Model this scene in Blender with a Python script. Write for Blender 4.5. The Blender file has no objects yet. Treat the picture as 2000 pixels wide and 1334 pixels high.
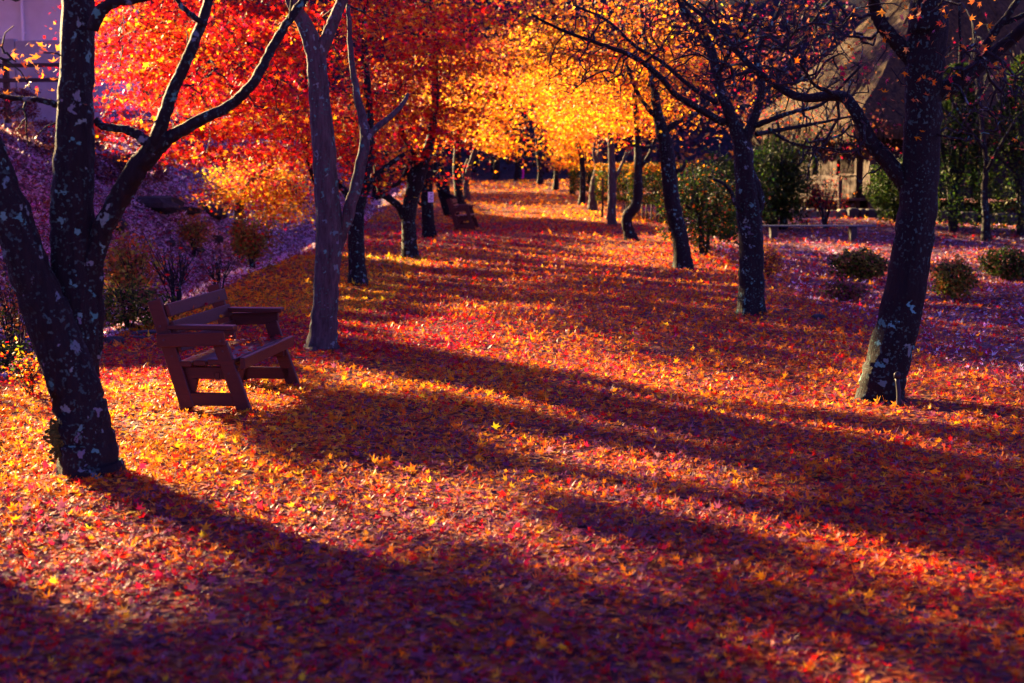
import bpy, math
import numpy as np
from mathutils import Vector, Matrix
rng = np.random.default_rng(7)
SC = bpy.context.scene
COL = SC.collection

# ------------------------------------------------------------------ camera
F, CX, CY, HOR, HC = 2778.0, 1000.0, 667.0, 330.0, 1.7      # photo pixels, metres
PITCH = math.atan((CY - HOR) / F)
cd = bpy.data.cameras.new('camera'); cam = bpy.data.objects.new('camera', cd); COL.objects.link(cam)
cam.location = (0, 0, HC); cam.rotation_euler = (math.pi/2 - PITCH, 0, 0)
cd.sensor_width = 36; cd.lens = F/2000*36; cd.clip_start = .1; cd.clip_end = 2000
cd.dof.use_dof = True; cd.dof.focus_distance = 11.0; cd.dof.aperture_fstop = 2.8
SC.camera = cam
# ------------------------------------------------------------------ sky, sun, exposure
SUN_AZ, SUN_EL = math.radians(42), math.radians(17.5)          # azimuth to the left of the view
S = Vector((-math.sin(SUN_AZ)*math.cos(SUN_EL), math.cos(SUN_AZ)*math.cos(SUN_EL), math.sin(SUN_EL)))
w = bpy.data.worlds.new('World'); SC.world = w; w.use_nodes = True
nt = w.node_tree; bg = nt.nodes['Background']
sky = nt.nodes.new('ShaderNodeTexSky'); sky.sky_type = 'NISHITA'; sky.sun_disc = False
sky.sun_elevation = SUN_EL; sky.sun_rotation = -SUN_AZ
sky.air_density = 1.0; sky.dust_density = 0.3; sky.ozone_density = 3.0
tint = nt.nodes.new('ShaderNodeMix'); tint.data_type = 'RGBA'; tint.blend_type = 'MULTIPLY'; tint.inputs[0].default_value = 1
tint.inputs[7].default_value = (.58, .302, .87, 1)
nt.links.new(sky.outputs[0], tint.inputs[6]); nt.links.new(tint.outputs[2], bg.inputs[0]); bg.inputs[1].default_value = .05
sl = bpy.data.lights.new('sun', 'SUN'); sun = bpy.data.objects.new('sun', sl); COL.objects.link(sun)
sl.energy = 5.0; sl.angle = math.radians(.53); sl.color = (1, .67, .31)
sun.rotation_euler = S.to_track_quat('Z', 'Y').to_euler(); sun.location = S*60
SC.view_settings.view_transform = 'Standard'; SC.view_settings.look = 'None'
SC.view_settings.exposure = 3.08; SC.view_settings.gamma = 1
cy = SC.cycles
cy.max_bounces = 4; cy.diffuse_bounces = 2; cy.glossy_bounces = 2; cy.transmission_bounces = 3; cy.transparent_max_bounces = 4
cy.use_denoising = True; cy.use_adaptive_sampling = True; cy.adaptive_threshold = .025; cy.caustics_reflective = False; cy.caustics_refractive = False
cy.sample_clamp_indirect = 4

# ------------------------------------------------------------------ geometry of the place
def smooth(t):
    t = np.clip(t, 0, 1); return t*t*(3-2*t)
def gz(x, y):
    x = np.asarray(x, float); y = np.asarray(y, float)
    z = .045*4*np.logaddexp(0, (y-37)/4.)
    z = np.minimum(z, 1.6)
    u = -4.05 + .12*np.sin(y*.45) - x
    hill = 3.7*np.tanh(np.clip(.78*(u-1.7), 0, None)/3.7)
    z = z - .5*smooth(u/1.8) + hill*smooth((y+6)/10)
    z = z + .10*np.sin(x*1.1+y*.7)*smooth((u-2)/2) + .07*np.sin(x*2.3-y*1.7)*smooth((u-2)/2)
    v = x - 3.7
    z = z - .16*smooth(v/2.0) + .14*np.sin(y*.55+x*.4)*smooth((v-.6)/3)
    z = z + .018*np.sin(x*1.9+1)*np.sin(y*1.3) + .03*np.sin(x*.8-y*.31)
    z = z + 17*smooth((y-66)/55)
    return z
def ray(px, py):
    c, s = math.cos(PITCH), math.sin(PITCH)
    a = (px-CX)/F; b = -(py-CY)/F
    d = np.array([a, c + b*s, -s + b*c]); return d
def W(px, py, d):
    r = ray(px, py); return np.array([0, 0, HC]) + r*(d/r[1])
def G(px, py):
    r = ray(px, py); r = r/r[1]; t = 3.0
    while t < 140:
        p = np.array([0, 0, HC]) + r*t
        if p[2] <= gz(p[0], p[1]):
            lo, hi = t-.3, t
            for _ in range(14):
                m_ = (lo+hi)/2; p = np.array([0, 0, HC]) + r*m_
                if p[2] <= gz(p[0], p[1]): hi = m_
                else: lo = m_
            return np.array([0, 0, HC]) + r*hi
        t += .3
    return p
def pix(p):
    """world (N,3) -> photo pixels"""
    p = np.atleast_2d(p); q = p - np.array([0, 0, HC]); c, s = math.cos(PITCH), math.sin(PITCH)
    depth = q[:, 1]*c - q[:, 2]*s; up = q[:, 1]*s + q[:, 2]*c
    depth = np.where(depth < .05, .05, depth)
    return CX + F*q[:, 0]/depth, CY - F*up/depth

# where the sun gets through the crowns to the ground (gaps between leaf sprays)
LIT = [
 [(0,775),(200,728),(330,722),(480,750),(620,735),(600,770),(700,830),(560,800),(420,810),(470,860),(640,960),(840,1040),(800,1075),(640,1085),(450,1000),(330,950),(240,930),(210,1010),(430,1080),(330,1190),(160,1230),(0,1150)],
 [(640,900),(900,930),(1250,940),(1500,985),(1350,1000),(1250,1060),(1100,1070),(850,1065),(740,990)],
 [(590,690),(690,700),(900,745),(1100,790),(1000,830),(820,790),(640,745)],
 [(900,590),(1180,555),(1260,575),(1110,610),(930,625)],
 [(830,660),(1000,630),(1230,650),(1330,690),(1180,720),(960,700)],
 [(1150,745),(1400,720),(1600,790),(1750,820),(2000,905),(2000,935),(1720,860),(1450,800),(1250,790)],
 [(1250,1010),(1500,985),(1750,1030),(2000,1105),(2000,1400),(1500,1400),(1150,1230),(1050,1110)],
 [(980,850),(1300,900),(1560,960),(1500,985),(1250,940),(1000,890)],
 [(1470,630),(1700,675),(1700,705),(1480,660)],
 [(1780,640),(2000,630),(2000,700),(1800,680)], [(1770,720),(2000,790),(2000,815),(1770,745)],
 [(1140,450),(1330,440),(1480,540),(1420,560),(1250,545),(1060,560),(980,600),(960,570),(1100,500)],
 [(1330,530),(1500,590),(1720,650),(1700,670),(1450,615)],
 [(945,402),(1190,400),(1260,450),(1160,442),(950,432)],
 [(900,352),(1020,352),(1020,360),(900,358)], [(1000,368),(1080,368),(1080,376),(1000,375)],
]
BROKEN = [[(1050,920),(1500,975),(2000,1100),(2000,1240),(1500,1120),(1080,1080)], [(700,600),(1300,600),(1500,640),(1500,760),(1000,800),(700,740)], [(620,470),(1500,440),(2000,600),(2000,1010),(1500,960),(1250,960),(980,830),(800,800),(620,690)]]
def polymask(polys):
    M = np.zeros((280, 440), bool); yy, xx = np.mgrid[0:280, 0:440]; mx = xx*5+2.5-100; my = yy*5+2.5
    for poly in polys:
        ins = np.zeros(M.shape, bool); n = len(poly)
        for i in range(n):
            (x0, y0), (x1, y1) = poly[i], poly[(i+1) % n]
            if y0 == y1: continue
            c = ((y0 <= my) & (my < y1)) | ((y1 <= my) & (my < y0))
            ins ^= c & (mx < x0 + (my-y0)*(x1-x0)/(y1-y0))
        M |= ins
    return M
MASK, MBROK = polymask(LIT), polymask(BROKEN)
MDAP = polymask([[(1050,1110),(1300,1110),(1650,1170),(2000,1230),(2100,1400),(1000,1400)]])
def is_lit(g):
    """sunlit in the photo: broad gaps, broken into streaks that run along the shadow direction"""
    x, y = pix(g); ok = (g[:, 1] > 2) & (x > -100) & (x < 2095) & (y < 1395) & (y > 335)
    ix = np.clip(((x+100)/5).astype(int), 0, 439); iy = np.clip((y/5).astype(int), 0, 279)
    lit, br = ok & MASK[iy, ix], ok & MBROK[iy, ix]
    a = g[:, 0]*math.cos(SUN_AZ)+g[:, 1]*math.sin(SUN_AZ); b = g[:, 0]*math.sin(SUN_AZ)-g[:, 1]*math.cos(SUN_AZ)
    st = np.sin(a*7.6+1.3*np.sin(b*.45)) + .8*np.sin(a*13.7+2+.9*np.sin(b*.8)) + .4*np.sin(a*2.7+b*.3)
    dap = np.sin(g[:, 0]*5.1+1.5*np.sin(g[:, 1]*2.2))*np.sin(g[:, 1]*4.3+g[:, 0]*1.7+1)+.6*np.sin(a*8.3)*np.sin(b*2.1)
    return (lit & (~br | (st > .2)) & (~MDAP[iy, ix] | (dap > .38))) | (br & (st > .8))
TANEL = math.tan(SUN_EL)
def in_gap(P):
    """does the shadow of these points fall where the photo's ground is sunlit"""
    g = P.copy(); zz = np.zeros(len(P))
    for _ in range(3):
        t = (P[:, 2]-zz)/TANEL
        g[:, 0] = P[:, 0] + t*math.sin(SUN_AZ); g[:, 1] = P[:, 1] - t*math.cos(SUN_AZ)
        zz = gz(g[:, 0], g[:, 1])
    g[:, 2] = zz
    return is_lit(g)

# ------------------------------------------------------------------ node helpers
def mat(name):
    m = bpy.data.materials.new(name); m.use_nodes = True
    n = m.node_tree; b = n.nodes['Principled BSDF']; return m, n, b
def node(n, t, **kw):
    o = n.nodes.new('ShaderNode'+t)
    for k, v in kw.items():
        if k.startswith('i_'):
            k = k[2:]; k = int(k) if k.isdigit() else k
            o.inputs[k].default_value = v
        else: setattr(o, k, v)
    return o
def ramp(n, fac, stops, interp='LINEAR'):
    r = n.nodes.new('ShaderNodeValToRGB'); e = r.color_ramp; e.interpolation = interp
    while len(e.elements) < len(stops): e.elements.new(.5)
    for el, (p, c) in zip(e.elements, stops):
        el.position = p; el.color = (*c, 1) if len(c) == 3 else c
    n.links.new(fac, r.inputs[0]); return r
def mixc(n, fac, a, b, blend='MIX'):
    m = n.nodes.new('ShaderNodeMix'); m.data_type = 'RGBA'; m.blend_type = blend
    for idx, v in ((0, fac), (6, a), (7, b)):
        if isinstance(v, (int, float)): m.inputs[idx].default_value = v
        elif isinstance(v, tuple): m.inputs[idx].default_value = (*v, 1) if len(v) == 3 else v
        else: n.links.new(v, m.inputs[idx])
    return m.outputs[2]
def coords(n, scale=None, rnd=True, kind='Object'):
    tc = node(n, 'TexCoord'); out = tc.outputs[kind]
    if rnd:
        oi = node(n, 'ObjectInfo'); mul = node(n, 'VectorMath', operation='SCALE'); mul.inputs[0].default_value = (37, 51, 23)
        n.links.new(oi.outputs['Random'], mul.inputs['Scale'])
        ad = node(n, 'VectorMath', operation='ADD'); n.links.new(out, ad.inputs[0]); n.links.new(mul.outputs[0], ad.inputs[1]); out = ad.outputs[0]
    if scale:
        mp = node(n, 'Mapping'); mp.inputs['Scale'].default_value = scale; n.links.new(out, mp.inputs[0]); out = mp.outputs[0]
    return out
def noise(n, co, scale, detail=4, rough=.6):
    o = node(n, 'TexNoise'); o.inputs['Scale'].default_value = scale; o.inputs['Detail'].default_value = detail; o.inputs['Roughness'].default_value = rough
    if co: n.links.new(co, o.inputs[0])
    return o.outputs['Fac']
def bump(n, b, h, strength=.5, dist=.02):
    o = node(n, 'Bump'); o.inputs['Strength'].default_value = strength; o.inputs['Distance'].default_value = dist
    n.links.new(h, o.inputs['Height']); n.links.new(o.outputs[0], b.inputs['Normal'])

# ------------------------------------------------------------------ materials
def leaf_material(name, transl=.42, rough=.38, spec=.5):
    m, n, b = mat(name)
    at = node(n, 'Attribute', attribute_name='leafcol')
    tr = node(n, 'BsdfTranslucent'); mx_ = node(n, 'MixShader'); mx_.inputs[0].default_value = transl
    n.links.new(at.outputs['Color'], b.inputs['Base Color']); n.links.new(at.outputs['Color'], tr.inputs[0])
    b.inputs['Roughness'].default_value = rough; b.inputs['Specular IOR Level'].default_value = spec
    n.links.new(b.outputs[0], mx_.inputs[1]); n.links.new(tr.outputs[0], mx_.inputs[2])
    n.links.new(mx_.outputs[0], n.nodes['Material Output'].inputs[0]); return m
M_LEAF = leaf_material('leaf_crown', .6, .45, .16)
M_LITTER = leaf_material('leaf_fallen', .52, .46, .22)
M_SHADELEAF = leaf_material('leaf_shade_trees', .16, .6, .15)  # low translucency so the added shade trees block more sun
M_GREEN = leaf_material('leaf_evergreen', .35, .55, .12)

def bark_material(name, dark, light, lichen=.5, pale=(.11, .26, .19), v2s=11, low=False):
    m, n, b = mat(name); co = coords(n)
    st = coords(n, (9, 9, 1.6))
    base = ramp(n, noise(n, st, 3.0, 6, .7), [(.3, dark), (.7, light)])
    col = base.outputs[0]
    # fine lichen freckles
    r1 = ramp(n, noise(n, co, 42, 2, .5), [(.59, (0, 0, 0)), (.63, (1, 1, 1))])
    g1 = ramp(n, noise(n, co, 3.2, 3), [(.46-.12*lichen, (0, 0, 0)), (.58, (1, 1, 1))])
    col = mixc(n, mixc(n, 1., r1.outputs[0], g1.outputs[0], 'MULTIPLY'), col, (.04, .095, .07))
    # larger rosettes with ragged edges
    wob = node(n, 'TexNoise'); wob.inputs['Scale'].default_value = 22; wob.inputs['Detail'].default_value = 5; n.links.new(co, wob.inputs[0])
    sc = node(n, 'VectorMath', operation='SCALE'); sc.inputs['Scale'].default_value = .16; n.links.new(wob.outputs['Color'], sc.inputs[0])
    ad = node(n, 'VectorMath', operation='ADD'); n.links.new(co, ad.inputs[0]); n.links.new(sc.outputs[0], ad.inputs[1])
    v2 = node(n, 'TexVoronoi'); v2.inputs['Scale'].default_value = v2s; n.links.new(ad.outputs[0], v2.inputs[0])
    r2 = ramp(n, v2.outputs['Distance'], [(.23, (1, 1, 1)), (.29, (0, 0, 0))])
    sp = node(n, 'SeparateColor'); n.links.new(v2.outputs['Color'], sp.inputs[0])
    g2 = ramp(n, sp.outputs[0], [(.58-.28*lichen, (0, 0, 0)), (.60-.28*lichen, (1, 1, 1))])
    hue = ramp(n, sp.outputs[1], [(.0, pale), (.45, (.05, .21, .15)), (.75, (.13, .13, .15)), (1, (.15, .24, .17))])
    fac = mixc(n, 1., r2.outputs[0], g2.outputs[0], 'MULTIPLY')
    if low:   # this tree carries its big lichens on the lower trunk only
        tc = node(n, 'TexCoord'); sx = node(n, 'SeparateXYZ'); n.links.new(tc.outputs['Object'], sx.inputs[0]); lr = ramp(n, sx.outputs[2], [(.75, (1, 1, 1)), (1., (0, 0, 0))]); fac = mixc(n, 1., fac, lr.outputs[0], 'MULTIPLY')
    col = mixc(n, fac, col, hue.outputs[0])
    n.links.new(col, b.inputs['Base Color']); b.inputs['Roughness'].default_value = .75
    b.inputs['Specular IOR Level'].default_value = .18
    bump(n, b, noise(n, st, 5, 8, .75), .7, .02); return m
M_BARK = bark_material('bark_dark_lichen', (.003, .0025, .003), (.016, .011, .010), .66)
M_BARK2 = bark_material('bark_brown', (.003, .002, .0025), (.013, .009, .009), -.15)
M_BARKR = bark_material('bark_black_turquoise', (.0025, .002, .0025), (.011, .0075, .007), .95, (.10, .36, .30), 7.5, True)
M_BARKP = bark_material('bark_grey_pale', (.02, .013, .013), (.10, .07, .068), .8)
M_TWIG = bark_material('twig_bark', (.006, .0045, .006), (.026, .02, .022), .2)

def wood_material(name, c0, c1, rough=.55, spec=.4, sc=(2, 30, 30)):
    m, n, b = mat(name); co = coords(n, sc)
    r = ramp(n, noise(n, co, 1.2, 6, .7), [(.3, c0), (.7, c1)])
    w_ = ramp(n, noise(n, coords(n), 14, 5, .7), [(.62, (0, 0, 0)), (.74, (1, 1, 1))])
    col = mixc(n, mixc(n, .35, (0, 0, 0), w_.outputs[0]), r.outputs[0], tuple(min(1, 1.9*v+.02) for v in c1))
    n.links.new(col, b.inputs['Base Color']); b.inputs['Roughness'].default_value = rough; b.inputs['Specular IOR Level'].default_value = spec
    bump(n, b, noise(n, co, 2, 8, .7), .25, .01); return m
M_BENCH = wood_material('painted_bench_wood', (.042, .008, .006), (.066, .013, .009), .45, .28)
M_PLANK = wood_material('weathered_planks', (.024, .013, .010), (.07, .04, .03), .8, .2)
M_PLANKD = wood_material('dark_planks', (.010, .006, .006), (.026, .016, .015), .8, .2)
M_FENCE = wood_material('fence_brown', (.03, .014, .012), (.06, .03, .025), .6, .3)

def plain(name, c0, c1, scale=6, rough=.8, bumps=.3, dist=.02, stretch=None, spec=.3):
    m, n, b = mat(name); co = coords(n, stretch)
    r = ramp(n, noise(n, co, scale, 6, .65), [(.32, c0), (.68, c1)])
    n.links.new(r.outputs[0], b.inputs['Base Color']); b.inputs['Roughness'].default_value = rough; b.inputs['Specular IOR Level'].default_value = spec
    bump(n, b, noise(n, co, scale*3, 6, .7), bumps, dist); return m
M_ROCK = plain('mossy_rock', (.012, .011, .012), (.045, .042, .04), 7, .8, .6)
M_STONE = plain('cut_stone', (.10, .085, .06), (.26, .22, .13), 9, .85, .6)
M_STONED = plain('cut_stone_dark', (.018, .016, .018), (.045, .04, .04), 9, .85, .6)
M_PLASTER = plain('building_render', (.56, .54, .60), (.64, .62, .68), 2, .85, .1)
M_CONC = plain('concrete', (.30, .29, .33), (.38, .37, .41), 3, .9, .2)
M_PIPE = plain('pipe_white', (.75, .75, .78), (.82, .82, .84), 3, .4, .02)
M_THATCH = plain('thatch', (.014, .009, .005), (.125, .075, .024), 9, .95, 1.0, .12, (1, 1, .35))
M_SLAB = plain('slab_blue_grey', (.03, .04, .07), (.05, .065, .11), 6, .5, .1)
M_MOSS = plain('moss', (.05, .06, .008), (.12, .13, .02), 40, .95, .8, .02)
M_PAPER = plain('paper', (.72, .70, .80), (.80, .78, .88), 3, .6, .02)
M_INK = plain('ink', (.02, .02, .025), (.03, .03, .035), 3, .6, .02)
M_WIRE = plain('wire', (.03, .02, .03), (.06, .04, .05), 5, .5, .05)
M_BLACK = plain('dark_recess', (.008, .007, .008), (.014, .012, .012), 3, .9, .05)
M_RUBBER = plain('black_rubber', (.006, .006, .008), (.011, .012, .015), 8, .5, .1, spec=.3)
M_PINK = plain('pink_tape', (.7, .02, .30), (.8, .03, .36), 4, .5, .05)
M_METAL = plain('lamp_box', (.02, .02, .024), (.035, .035, .04), 4, .5, .05)

def ground_material():
    m, n, b = mat('leaf_strewn_ground'); co = coords(n, None, False)
    at = node(n, 'Attribute', attribute_name='zone'); sp = node(n, 'SeparateColor'); n.links.new(at.outputs['Color'], sp.inputs[0])
    v = node(n, 'TexVoronoi'); v.inputs['Scale'].default_value = 17; n.links.new(co, v.inputs[0])
    s2 = node(n, 'SeparateColor'); n.links.new(v.outputs['Color'], s2.inputs[0])
    path = ramp(n, s2.outputs[0], [(0, (.10, .02, .02)), (.2, (.30, .06, .012)), (.4, (.08, .025, .035)), (.55, (.34, .10, .015)), (.7, (.16, .025, .02)), (.85, (.36, .14, .02)), (1, (.07, .02, .035))], 'CONSTANT')
    hill = ramp(n, s2.outputs[0], [(0, (.04, .02, .03)), (.3, (.34, .18, .23)), (.5, (.09, .035, .05)), (.65, (.48, .30, .38)), (.85, (.16, .07, .08))], 'CONSTANT')
    grass = ramp(n, noise(n, co, 30, 5, .7), [(.3, (.10, .07, .02)), (.7, (.26, .19, .07))])
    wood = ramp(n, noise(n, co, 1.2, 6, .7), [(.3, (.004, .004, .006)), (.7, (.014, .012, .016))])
    c = mixc(n, sp.outputs[0], path.outputs[0], hill.outputs[0])
    soil = ramp(n, noise(n, co, 5, 5, .6), [(.40, (0, 0, 0)), (.60, (1, 1, 1))])
    c = mixc(n, mixc(n, .6, (0, 0, 0), soil.outputs[0]), c, (.05, .032, .036))
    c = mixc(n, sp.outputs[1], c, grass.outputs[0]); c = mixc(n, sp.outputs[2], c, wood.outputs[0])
    n.links.new(c, b.inputs['Base Color']); b.inputs['Roughness'].default_value = .9; b.inputs['Specular IOR Level'].default_value = .12
    bump(n, b, v.outputs['Distance'], .8, .04); return m
M_GROUND = ground_material()

# ------------------------------------------------------------------ mesh helpers
def mesh_obj(name, V, loops, starts, mat_, parent=None, base=None, smooth_=True, col=None, mesh_only=False):
    """V (n,3); loops flat indices; starts polygon loop starts"""
    me = bpy.data.meshes.new(name); V = np.asarray(V, np.float32)
    if base is not None: V = V - np.asarray(base, np.float32)
    me.vertices.add(len(V)); me.vertices.foreach_set('co', V.ravel())
    me.loops.add(len(loops)); me.loops.foreach_set('vertex_index', np.asarray(loops, np.int32))
    me.polygons.add(len(starts)); me.polygons.foreach_set('loop_start', np.asarray(starts, np.int32))
    tot = np.diff(np.append(starts, len(loops))).astype(np.int32); me.polygons.foreach_set('loop_total', tot)
    me.polygons.foreach_set('use_smooth', np.full(len(starts), smooth_))
    if col is not None:
        a = me.color_attributes.new('leafcol' if col.shape[1] == 3 else 'zone', 'FLOAT_COLOR', 'POINT')
        c4 = np.ones((len(V), 4), np.float32); c4[:, :3] = col[:, :3]; a.data.foreach_set('color', c4.ravel())
    me.materials.append(mat_); me.update(calc_edges=True); me.validate()
    if mesh_only: return me
    o = bpy.data.objects.new(name, me); COL.objects.link(o)
    if parent: o.parent = parent
    return o
class MB:
    def __init__(s): s.v = []; s.l = []; s.s = []; s.n = 0; s.k = 0
    def add(s, V, faces):
        V = np.asarray(V, float); s.v.append(V)
        for f in faces:
            s.s.append(s.k); s.l.extend(i+s.n for i in f); s.k += len(f)
        s.n += len(V); return s
    def box(s, c, size, R=None, bev=0, taper=1.):
        hx, hy, hz = np.array(size)/2
        b_ = min(bev, hx*.45, hy*.45, hz*.45)
        if b_ <= 0:
            V = np.array([[sx*hx, sy*hy, sz*hz] for sz in (-1, 1) for sx, sy in ((-1,-1),(1,-1),(1,1),(-1,1))])
            fs = [(3,2,1,0),(4,5,6,7),(0,1,5,4),(1,2,6,5),(2,3,7,6),(3,0,4,7)]
        else:
            V = []; rings = [(-hz, b_), (-hz+b_, 0), (hz-b_, 0), (hz, b_)]
            for z, ins in rings:
                x, y = hx-ins, hy-ins; e = b_*.7
                V += [[-x+e,-y,z],[x-e,-y,z],[x,-y+e,z],[x,y-e,z],[x-e,y,z],[-x+e,y,z],[-x,y-e,z],[-x,-y+e,z]]
            V = np.array(V); fs = [tuple(range(7,-1,-1)), tuple(range(24,32))]
            for r in range(3):
                for i in range(8): j = (i+1) % 8; fs.append((r*8+i, r*8+j, r*8+8+j, r*8+8+i))
        if R is not None: V = V @ np.array(R).T
        return s.add(V + np.array(c), fs)
    def beam(s, a, b, wd, th, up=(0, 0, 1), bev=.004):
        """board from a to b; wd along 'up-ish' axis, th across"""
        a = np.array(a, float); b = np.array(b, float); L = np.linalg.norm(b-a); t = (b-a)/L
        side = np.cross(t, up); side /= np.linalg.norm(side); u = np.cross(side, t)
        return s.box((a+b)/2, (L, th, wd), np.stack([t, side, u], 1), bev)
    def tube(s, P, r, k=8, cap=True, rough=0., seed=0, lobes=0.):
        P = np.asarray(P, float); r = np.asarray(r, float); n = len(P)
        T = np.gradient(P, axis=0); T /= np.linalg.norm(T, axis=1)[:, None]+1e-9
        m = T.mean(0); ref = np.array([0, 1., 0]) if abs(m[1]) < .75*np.linalg.norm(m)+1e-6 else np.array([1., 0, 0])
        A = np.cross(T, ref); A /= np.linalg.norm(A, axis=1)[:, None]+1e-9; B = np.cross(T, A)
        th = np.linspace(0, 2*math.pi, k, endpoint=False)
        rr = np.repeat(r[:, None], k, 1)
        if rough:
            g = np.random.default_rng(seed); q = np.arange(n)[:, None]
            for f in (2, 3, 5):
                rr = rr*(1 + rough*.55*np.sin(f*th+g.uniform(0, 6)+q*g.uniform(-.25, .25)))
            rr = rr*(1+rough*.35*g.standard_normal((n, k)))
        if lobes:   # root flare
            g = np.random.default_rng(seed+5); hgt = np.linspace(0, 1, n)[:, None]
            rr = rr*(1 + lobes*np.clip(1-hgt*4.5, 0, 1)**1.5*(.6+.6*np.sin(4*th+g.uniform(0, 6))))
        V = P[:, None] + A[:, None]*(np.cos(th)[None, :, None]*rr[..., None]) + B[:, None]*(np.sin(th)[None, :, None]*rr[..., None])
        fs = []
        for i in range(n-1):
            for j in range(k):
                jj = (j+1) % k; fs.append((i*k+j, i*k+jj, i*k+k+jj, i*k+k+j))
        if cap: fs += [tuple(range(k-1, -1, -1)), tuple(range((n-1)*k, n*k))]
        return s.add(V.reshape(-1, 3), fs)
    def obj(s, name, mat_, parent=None, base=None, smooth_=False):
        return mesh_obj(name, np.concatenate(s.v), s.l, s.s, mat_, parent, base, smooth_)
def spline(P, n):
    P = np.asarray(P, float)
    if len(P) == 2: return P[0] + (P[1]-P[0])*np.linspace(0, 1, n)[:, None]
    Q = np.vstack([2*P[0]-P[1], P, 2*P[-1]-P[-2]]); m = len(P)-1; out = []
    for s_ in np.linspace(0, m, n):
        i = min(int(s_), m-1); t = s_-i; a, b, c, d = Q[i:i+4]
        out.append(.5*((2*b)+(c-a)*t+(2*a-5*b+4*c-d)*t*t+(3*b-a-3*c+d)*t**3))
    return np.array(out)
def empty(name, loc, label=None, cat=None, group=None, rz=0):
    o = bpy.data.objects.new(name, None); COL.objects.link(o); o.location = loc; o.rotation_euler[2] = rz
    o.empty_display_size = .2; tag(o, label, cat, group); return o
def tag(o, label=None, cat=None, group=None, kind=None):
    if label: o['label'] = label
    if cat: o['category'] = cat
    if group: o['group'] = group
    if kind: o['kind'] = kind
    return o

# ------------------------------------------------------------------ leaves
def star(tips, notch, cup=.12):
    pts = []; n = len(tips)
    for i, (a, r) in enumerate(tips):
        pts.append((math.sin(math.radians(a))*r, math.cos(math.radians(a))*r, cup*r*r))
        if i < n-1:
            b = (a+tips[i+1][0])/2; pts.append((math.sin(math.radians(b))*notch, math.cos(math.radians(b))*notch, 0))
    pts.append((0, -.22, -.03)); return np.array(pts)
T7 = star([(-128,.55),(-84,.82),(-42,.95),(0,1.05),(42,.95),(84,.82),(128,.55)], .34)
T5 = star([(-112,.66),(-52,.95),(0,1.05),(52,.95),(112,.66)], .36)
T3 = star([(-75,.85),(0,1.05),(75,.85)], .42)
TQ = np.array([(0,-1,0),(.55,0,.06),(0,1,0),(-.55,0,.06)], float)       # small oval leaf
def rand_frames(N, tilt_lo, tilt_hi, g, axis=None):
    """rotation matrices: random yaw, tilted off horizontal by tilt degrees"""
    yaw = g.uniform(0, 2*math.pi, N); ti = np.radians(g.uniform(tilt_lo, tilt_hi, N)); ta = g.uniform(0, 2*math.pi, N)
    c, s = np.cos(yaw), np.sin(yaw); Z = np.zeros(N); O = np.ones(N)
    Rz = np.stack([np.stack([c, -s, Z], 1), np.stack([s, c, Z], 1), np.stack([Z, Z, O], 1)], 1)
    k = np.stack([np.cos(ta), np.sin(ta), Z], 1); K = np.zeros((N, 3, 3))
    K[:, 0, 2] = k[:, 1]; K[:, 1, 2] = -k[:, 0]; K[:, 2, 0] = -k[:, 1]; K[:, 2, 1] = k[:, 0]
    ct, st = np.cos(ti)[:, None, None], np.sin(ti)[:, None, None]
    Rt = ct*np.eye(3) + st*K + (1-ct)*k[:, :, None]*k[:, None, :]
    return Rt @ Rz
def leaves(name, P, R, size, colr, tmpl, mat_, parent=None, base=None, curl=None, fan=False, mesh_only=False):
    N, k = len(P), len(tmpl)
    if N == 0: return None
    L = np.repeat(tmpl[None], N, 0)*np.asarray(size)[:, None, None]
    if curl is not None: L[:, :, 0] *= np.random.default_rng(N+1).uniform(.45, 1.12, N)[:, None]      # folded and curled blades
    if curl is not None:
        rad = np.linalg.norm(tmpl[:, :2], axis=1)
        L[:, :, 2] += (curl*np.asarray(size))[:, None]*(rad**2)[None]
        L[:, :, 2] += np.random.default_rng(N).normal(0, .10, (N, k))*np.asarray(size)[:, None]*(rad > .5)
    V = np.einsum('nij,nkj->nki', R, L) + P[:, None]
    C = np.repeat(colr[:, None], k, 1)
    if fan:
        cen = P + np.einsum('nij,j->ni', R, np.array([0, .05, 0.]))*np.asarray(size)[:, None]
        V = np.concatenate([V, cen[:, None]], 1); C = np.concatenate([C, C[:, :1]*.85], 1)
        tri = np.array([[i, (i+1) % k, k] for i in range(k)]); kk = k+1
        loops = (np.arange(N)[:, None, None]*kk + tri[None]).ravel(); starts = np.arange(0, len(loops), 3)
    else:
        loops = np.arange(N*k); starts = np.arange(0, N*k, k); kk = k
    return mesh_obj(name, V.reshape(-1, 3), loops, starts, mat_, parent, base, False, C.reshape(-1, 3), mesh_only)
PAL = dict(O=(.82,.22,.008), Y=(.86,.43,.015), R=(.64,.014,.008), C=(.42,.010,.045), B=(.26,.08,.045), M=(.80,.60,.70), D=(.11,.03,.05), G=(.022,.048,.008), H=(.075,.115,.012), T=(.55,.16,.03), V=(.20,.052,.095), P=(.30,.10,.14), K=(.26,.22,.03))
def pick(N, mix, g, jit=.18):
    ks = list(mix); p = np.array([mix[k] for k in ks], float); p /= p.sum()
    c = np.array([PAL[k] for k in ks])[g.choice(len(ks), N, p=p)]
    c = c*(1+jit*g.standard_normal((N, 1))); c[:, 1] *= 1+.25*g.standard_normal(N)
    return np.clip(c, .004, .92)

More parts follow.
